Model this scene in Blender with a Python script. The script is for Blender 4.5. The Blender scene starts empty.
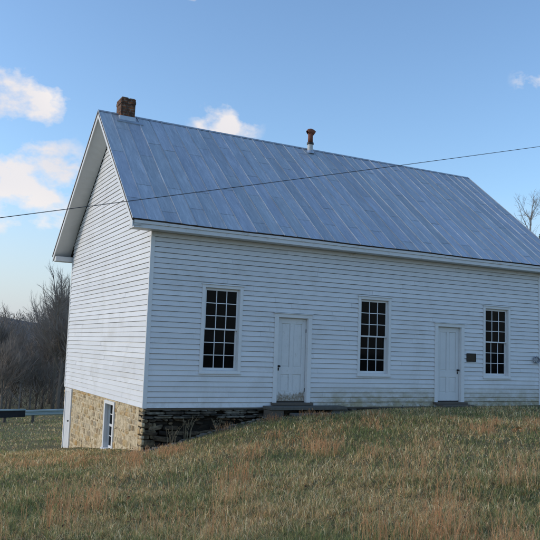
import bpy, math, random
import numpy as np
from mathutils import Vector, Matrix, noise as mnoise

random.seed(7)
RNG = np.random.default_rng(11)
scene = bpy.context.scene
COL = scene.collection

# ------------------------------------------------------------------ camera
CX, CY, CZ = -5.2672, -15.9967, 1.4094
YAW, PITCH, ROLL, FPX = 0.4814, 0.1080, 0.0348, 730.0
def camera_axes():
    F = Vector((math.sin(YAW)*math.cos(PITCH), math.cos(YAW)*math.cos(PITCH), math.sin(PITCH)))
    R = Vector((math.cos(YAW), -math.sin(YAW), 0))
    U = R.cross(F)
    c, s = math.cos(ROLL), math.sin(ROLL)
    return F, c*R + s*U, -s*R + c*U
F_, R_, U_ = camera_axes()
cam_data = bpy.data.cameras.new('camera')
cam = bpy.data.objects.new('camera', cam_data)
COL.objects.link(cam)
cam.matrix_world = Matrix(((R_.x, U_.x, -F_.x, CX), (R_.y, U_.y, -F_.y, CY), (R_.z, U_.z, -F_.z, CZ), (0, 0, 0, 1)))
cam_data.sensor_width = 36
cam_data.lens = FPX/540*36
cam_data.clip_end = 3000
scene.camera = cam

# ------------------------------------------------------------------ light
SUN_AZ = math.radians(-66)      # compass angle from +Y towards +X: the sun stands low on the left
SUN_EL = math.radians(20)
SUN_STRENGTH = 0.72
SKY_STRENGTH = 0.148
EXPOSURE = 0.70
scene.view_settings.view_transform = 'Standard'
scene.view_settings.look = 'None'
scene.view_settings.gamma = 1
scene.view_settings.use_curve_mapping = False
scene.view_settings.exposure = EXPOSURE
scene.cycles.max_bounces = 7
scene.cycles.diffuse_bounces = 2
scene.cycles.glossy_bounces = 3

world = bpy.data.worlds.new('World')
scene.world = world
world.use_nodes = True
wt = world.node_tree
wt.nodes.clear()
W_ = wt.nodes.new
wout = W_('ShaderNodeOutputWorld')
bg = W_('ShaderNodeBackground'); bg.inputs['Strength'].default_value = SKY_STRENGTH
sky = W_('ShaderNodeTexSky'); sky.sky_type = 'NISHITA'; sky.sun_disc = False
sky.sun_elevation = SUN_EL
sky.sun_rotation = SUN_AZ
sky.air_density = 1.1; sky.dust_density = .8; sky.ozone_density = 3.7
tc = W_('ShaderNodeTexCoord')
def wmath(op, a, b=None, clamp=False):
    n = W_('ShaderNodeMath'); n.operation = op; n.use_clamp = clamp
    for i, v in enumerate((a, b)):
        if v is None: continue
        if isinstance(v, (int, float)): n.inputs[i].default_value = v
        else: wt.links.new(v, n.inputs[i])
    return n.outputs[0]
def wvec(op, a, b):
    n = W_('ShaderNodeVectorMath'); n.operation = op
    for i, v in enumerate((a, b)):
        if v is None: continue
        if isinstance(v, tuple): n.inputs[i].default_value = v
        else: wt.links.new(v, n.inputs[i])
    return n
direction = tc.outputs['Generated']
n1 = W_('ShaderNodeTexNoise'); n1.inputs['Scale'].default_value = 17; n1.inputs['Detail'].default_value = 5; n1.inputs['Roughness'].default_value = .58
wt.links.new(wvec('MULTIPLY', direction, (1, 1, 1.5)).outputs[0], n1.inputs['Vector'])
n2 = W_('ShaderNodeTexNoise'); n2.inputs['Scale'].default_value = 9; n2.inputs['Detail'].default_value = 1
wt.links.new(wvec('ADD', direction, (3.1, .7, 1.9)).outputs[0], n2.inputs['Vector'])
CLOUDS = [  # direction, radius
    ((.128, .966, .207), .078), ((.178, .962, .215), .046), ((.085, .975, .190), .07), ((.168, .966, .182), .050),
    ((.143, .940, .3035), .040), ((.108, .948, .3065), .046), ((.382, .874, .297), .036),
    ((.704, .623, .348), .030), ((.317, .841, .448), .010), ((-.40, .87, .24), .13)]
field = None
for d, r in CLOUDS:
    L = math.sqrt(sum(c*c for c in d)); d = tuple(c/L*q for c, q in zip(d, (1, 1, 1.45)))
    if field is None: sq = wvec('MULTIPLY', direction, (1, 1, 1.45)).outputs[0]
    ln = wvec('DISTANCE', sq, d)
    n = W_('ShaderNodeMath'); n.operation = 'MULTIPLY_ADD'; wt.links.new(ln.outputs['Value'], n.inputs[0]); n.inputs[1].default_value = -1/r; n.inputs[2].default_value = 1
    v = n.outputs[0]
    field = v if field is None else wmath('MAXIMUM', field, v)
edge = wmath('MULTIPLY', wmath('ADD', field, .55), 2.2, True)
mask = wmath('MULTIPLY', wmath('ADD', field, wmath('MULTIPLY', wmath('SUBTRACT', n1.outputs['Fac'], .485), 4.8)), 1.15, True)
mask = wmath('MULTIPLY', mask, edge)
ccol = W_('ShaderNodeMixRGB')
ccol.inputs[1].default_value = (2.7, 2.8, 3.2, 1); ccol.inputs[2].default_value = (4.7, 4.25, 3.85, 1)
wt.links.new(n2.outputs['Fac'], ccol.inputs[0])
sepw = W_('ShaderNodeSeparateXYZ'); wt.links.new(direction, sepw.inputs[0])
veil = wmath('MULTIPLY', wmath('SUBTRACT', 1.0, wmath('DIVIDE', sepw.outputs[2], .21), True), .95, True)   # thin pale cloud veil low over the horizon
mveil = W_('ShaderNodeMixRGB'); wt.links.new(veil, mveil.inputs[0]); wt.links.new(sky.outputs[0], mveil.inputs[1]); mveil.inputs[2].default_value = (2.45, 2.60, 2.95, 1)
mixc = W_('ShaderNodeMixRGB')
wt.links.new(wmath('MULTIPLY', mask, .93), mixc.inputs[0])
wt.links.new(mveil.outputs[0], mixc.inputs[1]); wt.links.new(ccol.outputs[0], mixc.inputs[2])
wt.links.new(mixc.outputs[0], bg.inputs['Color'])
wt.links.new(bg.outputs[0], wout.inputs['Surface'])

world.cycles.sampling_method = 'MANUAL'; world.cycles.sample_map_resolution = 512
sun_data = bpy.data.lights.new('sun', 'SUN')
sun_data.energy = SUN_STRENGTH; sun_data.angle = math.radians(11); sun_data.color = (1, .88, .72)
sun = bpy.data.objects.new('sun', sun_data); COL.objects.link(sun)
sd = Vector((math.sin(SUN_AZ)*math.cos(SUN_EL), math.cos(SUN_AZ)*math.cos(SUN_EL), math.sin(SUN_EL)))
sun.rotation_euler = sd.to_track_quat('Z', 'Y').to_euler()
sun.location = (-30, 10, 20)

# ------------------------------------------------------------------ materials
class Mat:
    """small wrapper to write node materials briefly"""
    def __init__(s, name, rough=.8, metal=0, spec=.5):
        s.m = bpy.data.materials.new(name); s.m.use_nodes = True
        s.t = s.m.node_tree; s.b = s.t.nodes['Principled BSDF']
        s.b.inputs['Roughness'].default_value = rough; s.b.inputs['Metallic'].default_value = metal
        s.b.inputs['Specular IOR Level'].default_value = spec
        s.tc = s.t.nodes.new('ShaderNodeTexCoord')
        s.obj = s.tc.outputs['Object']
    def link(s, a, b): s.t.links.new(a, b)
    def put(s, sock, v):
        if v is None: return
        if isinstance(v, (int, float)): sock.default_value = v
        elif isinstance(v, tuple): sock.default_value = v if len(v) != 3 or sock.type == 'VECTOR' else (*v, 1)
        else: s.link(v, sock)
    def noise(s, scale, detail=4, rough=.55, stretch=None, dist=0):
        n = s.t.nodes.new('ShaderNodeTexNoise'); n.inputs['Scale'].default_value = scale
        n.inputs['Detail'].default_value = detail; n.inputs['Roughness'].default_value = rough; n.inputs['Distortion'].default_value = dist
        v = s.obj
        if stretch:
            q = s.t.nodes.new('ShaderNodeVectorMath'); q.operation = 'MULTIPLY'; s.link(v, q.inputs[0]); q.inputs[1].default_value = stretch
            v = q.outputs[0]
        s.link(v, n.inputs['Vector']); return n.outputs['Fac']
    def vor(s, scale, feature='F1', stretch=None, rnd=1, out=0):
        n = s.t.nodes.new('ShaderNodeTexVoronoi'); n.feature = feature; n.inputs['Scale'].default_value = scale; n.inputs['Randomness'].default_value = rnd
        v = s.obj
        if stretch:
            q = s.t.nodes.new('ShaderNodeVectorMath'); q.operation = 'MULTIPLY'; s.link(v, q.inputs[0]); q.inputs[1].default_value = stretch
            v = q.outputs[0]
        s.link(v, n.inputs['Vector']); return n.outputs[out]
    def ramp(s, fac, stops):
        n = s.t.nodes.new('ShaderNodeValToRGB'); e = n.color_ramp.elements
        while len(e) < len(stops): e.new(.5)
        for i, (p, c) in enumerate(stops):
            e[i].position = p; e[i].color = (c, c, c, 1) if isinstance(c, (int, float)) else (*c, 1)
        s.link(fac, n.inputs[0]); return n.outputs[0]
    def mix(s, fac, a, b, mode='MIX'):
        n = s.t.nodes.new('ShaderNodeMixRGB'); n.blend_type = mode
        s.put(n.inputs[0], fac); s.put(n.inputs[1], a); s.put(n.inputs[2], b); return n.outputs[0]
    def math(s, op, a, b=0.0, clamp=False):
        n = s.t.nodes.new('ShaderNodeMath'); n.operation = op; n.use_clamp = clamp
        s.put(n.inputs[0], a); s.put(n.inputs[1], b); return n.outputs[0]
    def sep(s):
        n = s.t.nodes.new('ShaderNodeSeparateXYZ'); s.link(s.obj, n.inputs[0]); return n.outputs
    def attr(s, name='tone'):
        n = s.t.nodes.new('ShaderNodeVertexColor'); n.layer_name = name; return n.outputs[0]
    def color(s, v): s.put(s.b.inputs['Base Color'], v); return s
    def rough(s, v): s.put(s.b.inputs['Roughness'], v); return s
    def bump(s, h, strength=.3, dist=.01):
        n = s.t.nodes.new('ShaderNodeBump'); n.inputs['Strength'].default_value = strength; n.inputs['Distance'].default_value = dist
        s.link(h, n.inputs['Height']); s.link(n.outputs[0], s.b.inputs['Normal']); return s

M = {}
def mat_siding(name, dirt):
    m = Mat(name, .55, spec=.35)
    base = m.mix(m.noise(1.3, 5), (.68, .685, .69), (.79, .795, .80))
    streak = m.ramp(m.noise(9, 6, .7, (1.2, 1.2, 5)), [(.60, 0), (.78, 1)])
    base = m.mix(m.math('MULTIPLY', streak, .5), base, (.50, .48, .43))
    grime = m.ramp(m.noise(1.1, 8, .72, (1, 1, .8), .6), [(.52, 0), (.74, .38)])
    base = m.mix(grime, base, (.47, .45, .40))
    peel = m.ramp(m.noise(14, 7, .8, (.5, .5, 1.6)), [(.655, 0), (.675, .75)])
    base = m.mix(peel, base, (.40, .37, .32))
    chips = m.ramp(m.noise(38, 4, .7, (.55, .55, 2.2)), [(.655, 0), (.70, 1)])
    base = m.mix(m.math('MULTIPLY', chips, .5), base, (.36, .32, .27))
    base = m.mix(1, base, m.attr(), 'MULTIPLY')
    if dirt:   # algae and splash dirt low on the boards near the ground, towards the right
        x, y, z = m.sep()
        h = m.math('SUBTRACT', 1, m.math('DIVIDE', z, .62), True)
        gx = m.math('MULTIPLY', m.math('SUBTRACT', x, 3.9), .8, True)
        d = m.math('MULTIPLY', m.math('MULTIPLY', h, gx), m.ramp(m.noise(3.2, 6, .65, (1, 1, 2)), [(.3, .15), (.6, 1)]))
        base = m.mix(m.math('MULTIPLY', d, 1.35, True), base, (.40, .35, .23))
        h2 = m.math('SUBTRACT', 1, m.math('DIVIDE', z, .28), True)
        d2 = m.math('MULTIPLY', m.math('MULTIPLY', h2, m.math('ADD', .25, gx, True)), m.ramp(m.noise(7, 5, .7), [(.45, 0), (.62, 1)]))
        base = m.mix(m.math('MULTIPLY', d2, .8), base, (.22, .19, .13))
    m.color(base).bump(m.noise(60, 4, .6, (.3, .3, 4)), .25, .004)
    M[name] = m.m
mat_siding('siding_front', True); mat_siding('siding', False)

m = Mat('white_trim', .5, spec=.35)
c = m.mix(m.noise(3, 5), (.68, .68, .67), (.80, .80, .79))
c = m.mix(m.math('MULTIPLY', m.ramp(m.noise(25, 6, .7), [(.6, 0), (.72, 1)]), .35), c, (.36, .33, .28))
m.color(c).bump(m.noise(70, 3), .15, .003); M['trim'] = m.m

m = Mat('cornice_paint', .55, spec=.3)
c = m.mix(m.noise(2, 5), (.62, .63, .63), (.78, .78, .78))
c = m.mix(m.ramp(m.noise(6, 6, .7, (.5, 1, 1)), [(.58, 0), (.72, .55)]), c, (.36, .27, .18))
m.color(c); M['cornice'] = m.m

m = Mat('soffit_boards', .7, spec=.2)
c = m.mix(m.noise(4, 5), (.60, .60, .59), (.72, .72, .71))
m.color(c); M['soffit'] = m.m

m = Mat('door_paint', .5, spec=.35)
x, y, z = m.sep()
c = m.mix(m.noise(3, 5), (.66, .66, .65), (.78, .78, .77))
c = m.mix(m.math('MULTIPLY', m.ramp(m.noise(14, 6, .7, (1.5, 1.5, .6)), [(.56, 0), (.7, 1)]), .4), c, (.42, .38, .32))
lim = m.math('ADD', .08, m.math('MULTIPLY', m.noise(8, 6, .7, (1, 1, .5)), .62))
rot = m.math('MULTIPLY', m.math('SUBTRACT', lim, z), 9, True)
rot = m.math('MULTIPLY', rot, m.ramp(m.noise(22, 5, .7), [(.3, .35), (.6, 1)]))
c = m.mix(rot, c, (.25, .195, .13))
m.color(c).bump(m.noise(40, 4, .6, (2, 2, .4)), .2, .004); M['door_worn'] = m.m
m = Mat('door_paint_clean', .5, spec=.35)
x, y, z = m.sep()
c = m.mix(m.noise(3, 5), (.66, .66, .65), (.78, .78, .77))
lim = m.math('ADD', -.06, m.math('MULTIPLY', m.noise(9, 6, .7, (1, 1, .5)), .42))
rot = m.math('MULTIPLY', m.math('SUBTRACT', lim, z), 9, True)
c = m.mix(m.math('MULTIPLY', rot, .7), c, (.24, .20, .15))
m.color(c).bump(m.noise(40, 4, .6, (2, 2, .4)), .2, .004); M['door'] = m.m

m = Mat('roof_metal', .42, .42, .5)
c = m.mix(m.noise(1.6, 6, .65, (1, .45, .45)), (.40, .435, .47), (.51, .54, .57))
c = m.mix(m.ramp(m.noise(5, 8, .75, (2.2, .22, .22)), [(.47, 0), (.66, .75)]), c, (.66, .69, .72))
c = m.mix(m.ramp(m.noise(9, 8, .8, (3.5, .3, .3), .4), [(.52, 0), (.66, .6)]), c, (.25, .28, .33))
c = m.mix(m.ramp(m.noise(11, 6, .75), [(.64, 0), (.74, .5)]), c, (.20, .21, .25))
c = m.mix(1, c, m.attr(), 'MULTIPLY')
m.color(c).rough(m.ramp(m.noise(7, 5), [(.3, .40), (.7, .58)])).bump(m.noise(2.5, 3, .5, (1.2, .5, .5)), .5, .02); M['roof'] = m.m
m = Mat('roof_edge_shadow', .8, .2)
m.color(m.mix(m.noise(12, 5), (.035, .028, .024), (.12, .085, .06))); M['roof_edge_shadow'] = m.m
m = Mat('flashing', .45, .6)
m.color(m.mix(m.noise(14, 5), (.35, .40, .46), (.52, .57, .62))); M['flashing'] = m.m

def mat_brick():
    m = Mat('chimney_brick', .9, spec=.2)
    n = m.t.nodes.new('ShaderNodeTexBrick'); n.inputs['Scale'].default_value = 1
    n.inputs['Brick Width'].default_value = .2; n.inputs['Row Height'].default_value = .075; n.inputs['Mortar Size'].default_value = .012
    n.inputs['Color1'].default_value = (.33, .12, .05, 1); n.inputs['Color2'].default_value = (.22, .075, .035, 1); n.inputs['Mortar'].default_value = (.26, .21, .16, 1)
    x, y, z = m.sep(); cb = m.t.nodes.new('ShaderNodeCombineXYZ')
    m.link(m.math('ADD', x, y), cb.inputs[0]); m.link(z, cb.inputs[1]); m.link(cb.outputs[0], n.inputs['Vector'])
    c = m.mix(m.ramp(m.noise(9, 5, .7), [(.40, .1), (.56, .9)]), n.outputs[0], (.065, .042, .03))
    m.color(c).bump(n.outputs['Fac'], -.6, .008); M['brick'] = m.m
mat_brick()
m = Mat('rusty_pipe', .75, .2); m.color(m.mix(m.noise(18, 5, .7), (.11, .04, .025), (.30, .10, .05))); M['rust'] = m.m
m = Mat('grey_pipe', .6, .2); m.color(m.mix(m.noise(22, 5, .7), (.38, .39, .38), (.60, .60, .57))); M['pipe'] = m.m
m = Mat('dark_iron', .5, .6); m.color((.03, .03, .032)); M['iron'] = m.m
m = Mat('bronze_plaque', .5, .5); m.color(m.mix(m.noise(55, 3, .6, (1, 1, 2)), (.010, .008, .006), (.055, .04, .022))).bump(m.noise(45, 3), .5, .003); M['bronze'] = m.m
m = Mat('bronze_rim', .45, .6); m.color((.018, .017, .016)); M['bronze_rim'] = m.m

def mat_stone(name, dark):
    m = Mat(name, .95, spec=.15)
    t = m.attr()
    c = m.mix(1, t, m.mix(m.noise(6, 7, .7), (.45, .45, .45), (1.25, 1.22, 1.18)), 'MULTIPLY')
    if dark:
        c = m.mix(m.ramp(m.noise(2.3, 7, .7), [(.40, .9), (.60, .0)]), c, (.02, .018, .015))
    else:
        c = m.mix(m.ramp(m.noise(2.4, 6, .65), [(.38, 0), (.60, .80)]), c, m.mix(m.noise(11, 7, .75), (.50, .38, .22), (.80, .68, .48)))     # smeared lime mortar
        c = m.mix(m.ramp(m.noise(3.1, 6, .7, (1, 1, .7), .5), [(.52, 0), (.66, .75)]), c, (.52, .29, .09))   # ochre rust stain
        c = m.mix(m.ramp(m.noise(7, 6, .75), [(.59, 0), (.66, .85)]), c, (.12, .10, .08))
        c = m.mix(m.ramp(m.noise(19, 4, .7), [(.60, 0), (.66, .7)]), c, (.72, .68, .58))
        c = m.mix(m.ramp(m.noise(5, 7, .8, (1, 1, .55), .8), [(.575, 0), (.61, .85)]), c, (.13, .10, .07))
    m.color(c).bump(m.noise(26, 8, .72), .9, .02); M[name] = m.m
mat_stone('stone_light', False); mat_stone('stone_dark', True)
m = Mat('mortar', 1, spec=.1); m.color(m.mix(m.ramp(m.noise(8, 7, .75), [(.35, 0), (.6, 1)]), (.32, .23, .13), (.76, .64, .44))).bump(m.noise(22, 8, .75), .8, .02); M['mortar'] = m.m
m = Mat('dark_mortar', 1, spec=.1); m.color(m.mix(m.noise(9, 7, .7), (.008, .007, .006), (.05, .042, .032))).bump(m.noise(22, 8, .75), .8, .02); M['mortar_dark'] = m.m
m = Mat('loose_stone', .95, spec=.1); m.color(m.mix(m.noise(8, 7, .7), (.10, .088, .068), (.26, .23, .18))).bump(m.noise(30, 6), .6, .01); M['loose'] = m.m
m = Mat('old_wood', .85, spec=.2); m.color(m.mix(m.noise(7, 8, .75, (.5, 3, 6)), (.05, .04, .032), (.21, .18, .145))).bump(m.noise(18, 6, .7, (.5, 4, 6)), .5, .006); M['wood'] = m.m
m = Mat('concrete_step', .95, spec=.15); m.color(m.mix(m.noise(6, 8, .75), (.055, .05, .042), (.20, .19, .165))).bump(m.noise(40, 6), .4, .005); M['step'] = m.m

m = Mat('window_glass', .05)
m.color((.012, .013, .014)); m.b.inputs['IOR'].default_value = 1.22
m.b.inputs['Transmission Weight'].default_value = 0.0
tr = m.t.nodes.new('ShaderNodeBsdfTransparent'); tr.inputs[0].default_value = (.3, .32, .32, 1)
ms = m.t.nodes.new('ShaderNodeMixShader'); ms.inputs[0].default_value = .55
m.link(tr.outputs[0], ms.inputs[2]); m.link(m.b.outputs[0], ms.inputs[1]); m.link(ms.outputs[0], m.t.nodes['Material Output'].inputs[0])
m.bump(m.noise(2.5, 2), .12, .01); M['glass'] = m.m
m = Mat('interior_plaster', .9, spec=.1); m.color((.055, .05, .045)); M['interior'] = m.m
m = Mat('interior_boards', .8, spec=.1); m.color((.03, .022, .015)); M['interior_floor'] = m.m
m = Mat('galvanised', .5, .55); m.color(m.mix(m.noise(3, 5), (.26, .35, .36), (.42, .50, .50))); M['galv'] = m.m
m = Mat('rail_shaded', .8, .1); m.color(m.mix(m.noise(5, 5), (.012, .014, .018), (.035, .035, .04))); M['rail_shaded'] = m.m  # shaded side of the guardrail, shade put into the near-black colour
m = Mat('wire_black', .6); m.color((.06, .062, .07)); M['wire'] = m.m
m = Mat('pale_cable', .6); m.color((.30, .31, .34)); M['cable'] = m.m

def mat_bark(name, a, b):
    m = Mat(name, .95, spec=.1); m.color(m.mix(m.noise(5, 6, .7, (1, 1, .25)), a, b)); M[name] = m.m
mat_bark('bark', (.14, .11, .085), (.33, .27, .21))
mat_bark('twigs', (.22, .18, .145), (.38, .32, .265))
mat_bark('birch', (.22, .20, .18), (.42, .39, .35))
m = Mat('evergreen', .8, spec=.15); m.color(m.mix(1, m.mix(m.noise(3, 5), (.022, .04, .018), (.06, .085, .035)), m.attr(), 'MULTIPLY')); M['evergreen'] = m.m
m = Mat('thicket', .95, spec=.05); m.color(m.mix(1, m.mix(m.noise(.35, 6, .6), (.13, .105, .085), (.30, .25, .20)), m.attr(), 'MULTIPLY')); M['thicket'] = m.m

def mat_ground():
    m = Mat('ground_turf', 1, spec=.05)
    a = m.mix(m.noise(.9, 9, .72), (.17, .17, .08), (.38, .32, .18))
    a = m.mix(m.ramp(m.noise(.28, 6, .6), [(.42, 0), (.6, .8)]), a, (.26, .20, .12))
    a = m.mix(m.ramp(m.noise(14, 8, .8), [(.45, 0), (.62, .75)]), a, (.10, .115, .058))
    a = m.mix(m.ramp(m.noise(45, 6, .8), [(.55, 0), (.7, .7)]), a, (.34, .29, .19))
    m.color(a).bump(m.noise(24, 9, .8), 1, .06); M['ground'] = m.m
    m = Mat('far_hill', 1, spec=.02)
    a = m.mix(m.noise(.06, 10, .75), (.19, .17, .16), (.33, .30, .28))
    m.color(a).bump(m.noise(.5, 10, .8), 1, 2); M['hill'] = m.m
mat_ground()
def mat_grass(name, rough=.75):
    m = Mat(name, rough, spec=.2)
    m.color(m.attr())
    tl = m.t.nodes.new('ShaderNodeBsdfTranslucent'); m.link(m.attr(), tl.inputs[0])
    ms = m.t.nodes.new('ShaderNodeMixShader'); ms.inputs[0].default_value = .48
    m.link(m.b.outputs[0], ms.inputs[1]); m.link(tl.outputs[0], ms.inputs[2]); m.link(ms.outputs[0], m.t.nodes['Material Output'].inputs[0])
    M[name] = m.m
mat_grass('grass'); mat_grass('sedge')

# ------------------------------------------------------------------ mesh helpers
class MB:
    def __init__(s): s.v = []; s.f = []; s.c = []; s.mi = []
    def add(s, vs, fs, tone=(1, 1, 1), mi=0):
        o = len(s.v); s.v += [tuple(p) for p in vs]; s.f += [tuple(i+o for i in f) for f in fs]
        s.c += [tone]*len(vs); s.mi += [mi]*len(fs)
    def box(s, x0, x1, y0, y1, z0, z1, tone=(1, 1, 1), mi=0):
        s.add([(x0, y0, z0), (x1, y0, z0), (x1, y1, z0), (x0, y1, z0), (x0, y0, z1), (x1, y0, z1), (x1, y1, z1), (x0, y1, z1)],
              [(0, 3, 2, 1), (4, 5, 6, 7), (0, 1, 5, 4), (1, 2, 6, 5), (2, 3, 7, 6), (3, 0, 4, 7)], tone, mi)
    def hexa(s, p, tone=(1, 1, 1), mi=0):   # p: 4 lower + 4 upper corners, same winding
        s.add(p, [(0, 3, 2, 1), (4, 5, 6, 7), (0, 1, 5, 4), (1, 2, 6, 5), (2, 3, 7, 6), (3, 0, 4, 7)], tone, mi)
    def tube(s, pts, rad, n=6, tone=(1, 1, 1), mi=0, caps=True):
        k = len(pts); vs = []; P = [Vector(p) for p in pts]
        a = None
        for i in range(k):
            t = (P[min(i+1, k-1)] - P[max(i-1, 0)])
            if t.length < 1e-9: t = Vector((0, 0, 1))
            t.normalize()
            if a is None: a = t.orthogonal().normalized()
            else:
                a = (a - t*a.dot(t))
                a = a.normalized() if a.length > 1e-6 else t.orthogonal().normalized()
            b = t.cross(a); r = rad[i] if hasattr(rad, '__len__') else rad
            for j in range(n):
                q = 2*math.pi*j/n; vs.append(P[i] + r*(math.cos(q)*a + math.sin(q)*b))
        fs = [(i*n+j, i*n+(j+1) % n, (i+1)*n+(j+1) % n, (i+1)*n+j) for i in range(k-1) for j in range(n)]
        if caps: fs += [tuple(reversed(range(n))), tuple((k-1)*n+j for j in range(n))]
        s.add(vs, fs, tone, mi)
    def build(s, name, mats, parent=None, loc=(0, 0, 0), bevel=0, smooth=False, tone=True):
        me = bpy.data.meshes.new(name); me.from_pydata(s.v, [], s.f)
        if not isinstance(mats, (list, tuple)): mats = [mats]
        for k in mats: me.materials.append(M[k])
        me.polygons.foreach_set('material_index', s.mi)
        if smooth: me.polygons.foreach_set('use_smooth', [True]*len(s.f))
        if tone:
            at = me.color_attributes.new('tone', 'FLOAT_COLOR', 'POINT')
            at.data.foreach_set('color', np.array([(*c, 1) for c in s.c], dtype=np.float32).ravel())
        me.update()
        o = bpy.data.objects.new(name, me); COL.objects.link(o); o.location = loc
        if parent: o.parent = parent
        if bevel:
            b = o.modifiers.new('bevel', 'BEVEL'); b.width = bevel; b.segments = 2; b.limit_method = 'ANGLE'
        return o
def tag(o, label=None, cat=None, group=None, kind=None):
    if label: o['label'] = label
    if cat: o['category'] = cat
    if group: o['group'] = group
    if kind: o['kind'] = kind
    return o
def empty(name, loc=(0, 0, 0), rz=0):
    o = bpy.data.objects.new(name, None); COL.objects.link(o); o.location = loc; o.rotation_euler.z = rz; o.empty_display_size = .3; return o
def fast_mesh(name, verts, faces_flat, loop_totals, colors, material):
    """numpy arrays straight to a mesh"""
    me = bpy.data.meshes.new(name)
    nv = len(verts); nl = len(faces_flat); nf = len(loop_totals)
    me.vertices.add(nv); me.vertices.foreach_set('co', verts.astype(np.float32).ravel())
    me.loops.add(nl); me.loops.foreach_set('vertex_index', faces_flat.astype(np.int32))
    me.polygons.add(nf)
    starts = np.concatenate([[0], np.cumsum(loop_totals)[:-1]]).astype(np.int32)
    me.polygons.foreach_set('loop_start', starts); me.polygons.foreach_set('loop_total', loop_totals.astype(np.int32))
    me.update(calc_edges=True)
    at = me.color_attributes.new('tone', 'FLOAT_COLOR', 'POINT')
    c4 = np.ones((nv, 4), np.float32); c4[:, :3] = colors; at.data.foreach_set('color', c4.ravel())
    me.materials.append(M[material])
    o = bpy.data.objects.new(name, me); COL.objects.link(o); return o

# ------------------------------------------------------------------ terrain
WID, LEN = 7.99, 12.48
CP = [(-.1, -.12, -.95), (.9, -.12, -.74), (1.9, -.12, -.49), (2.56, -.12, -.33), (3.3, -.12, -.21), (4.66, -.12, -.16), (5.57, -.12, -.09), (7.9, -.12, -.03),
      (12.4, -.12, .02), (-.12, 1.5, -1.12), (-.12, 3, -1.31), (-.12, 5.5, -1.60), (-.12, 7.9, -1.92), (0, 12, -2.2), (6, 12, -1.9), (13, 11, -.9), (13, 4, -.25), (6, 4, -.6),
      (-5.3, -16, -.16), (0, -12, -.15), (5, -10, -.02), (12, -8, .08), (20, -5, .25), (0, -7, -.42), (3, -5, -.25), (7, -4, -.06), (-3, -4, -.86), (-5, 0, -1.28),
      (-6, -9, -.50), (-10, -8, -.9), (-15, -16, -.7), (-5, 8, -2.05), (-12, 8, -2.4), (0, 15, -2.6), (-8, 15, -2.8), (2, 24, -3.0), (10, 24, -3.05), (-8, 24, -3.05), (3, 45, -4.0), (12, 45, -4.1), (-10, 45, -4.0),
      (20, 30, -2.0), (25, 12, -.6), (-5, -30, 0), (10, -30, .3), (40, 0, .3), (40, -40, .5), (-40, -40, -1), (-40, 10, -3.2), (-40, 60, -5), (5, 60, -5.2), (40, 60, -4.5), (150, 150, -5), (-150, 150, -5), (150, -150, 0), (-150, -150, -3)]
_c = np.array(CP)
def _k(d): return np.where(d > 1e-9, d, 0)**1.0     # linear radial kernel: smooth enough and well behaved far away
_D = np.linalg.norm(_c[:, None, :2]-_c[None, :, :2], axis=2)
_D = np.sqrt(_D**2 + .8)
_A = np.block([[_D, np.ones((len(_c), 1))], [np.ones((1, len(_c))), np.zeros((1, 1))]])
_w = np.linalg.solve(_A - np.diag([0]*len(_c)+[0]), np.append(_c[:, 2], 0))
def ground_z(x, y):
    x = np.asarray(x, float); y = np.asarray(y, float); sh = x.shape; x = x.ravel(); y = y.ravel()
    out = np.full(len(x), _w[-1])
    for i in range(len(_c)):
        out += _w[i]*np.sqrt((x-_c[i, 0])**2+(y-_c[i, 1])**2+.8)
    h = .035*np.sin(x*.9+1.3*np.sin(y*.7))*np.cos(y*.8+.5) + .02*np.sin(x*2.3+y*1.7)
    near = np.clip(np.minimum(np.hypot(np.clip(x, 0, LEN)-x, np.clip(y, 0, WID)-y), 2)/2, 0, 1)
    return (out + h*near).reshape(sh)
def gz(x, y): return float(ground_z(np.array([x]), np.array([y]))[0])

def axis(c0, c1, fine, far):
    a = list(np.arange(c0, c1+1e-6, fine)); s = fine; v = c1
    while v < far: s *= 1.18; v += s; a.append(v)
    s = fine; v = c0; b = []
    while v > -far: s *= 1.18; v -= s; b.append(v)
    return np.array(b[::-1]+a)
xs = axis(-9, 17, .3, 1200); ys = axis(-18, 14, .3, 1200)
X, Y = np.meshgrid(xs, ys); far = np.hypot(X, Y)
Z = ground_z(np.clip(X, -150, 150), np.clip(Y, -150, 150))
nx, ny = len(xs), len(ys)
V = np.stack([X.ravel(), Y.ravel(), Z.ravel()], 1)
idx = np.arange(nx*ny).reshape(ny, nx)
Q = np.stack([idx[:-1, :-1], idx[:-1, 1:], idx[1:, 1:], idx[1:, :-1]], -1).reshape(-1, 4)
gnd = fast_mesh('ground', V, Q.ravel(), np.full(len(Q), 4), np.ones((len(V), 3)), 'ground')
gnd.data.polygons.foreach_set('use_smooth', [True]*len(Q))
tag(gnd, kind='structure')

# distant wooded hills
def hills():
    xs = np.linspace(-700, 900, 200); ys = np.linspace(95, 700, 60)
    X, Y = np.meshgrid(xs, ys)
    prof = np.clip((Y-95)/170, 0, 1); prof = prof*prof*(3-2*prof)
    ridge = 9.5 + 3.5*np.sin(X*.011+.8) + 2.2*np.sin(X*.031+2) + .9*np.sin(X*.11)
    Z = -6 + prof*ridge*1.05*np.clip(1.25-(Y-95)/1600, .7, 1.2)
    V = np.stack([X.ravel(), Y.ravel(), Z.ravel()], 1); idx = np.arange(X.size).reshape(X.shape)
    Q = np.stack([idx[:-1, :-1], idx[:-1, 1:], idx[1:, 1:], idx[1:, :-1]], -1).reshape(-1, 4)
    o = fast_mesh('hills', V, Q.ravel(), np.full(len(Q), 4), np.ones((len(V), 3)), 'hill')
    o.data.polygons.foreach_set('use_smooth', [True]*len(Q)); tag(o, kind='structure')
hills()

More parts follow.
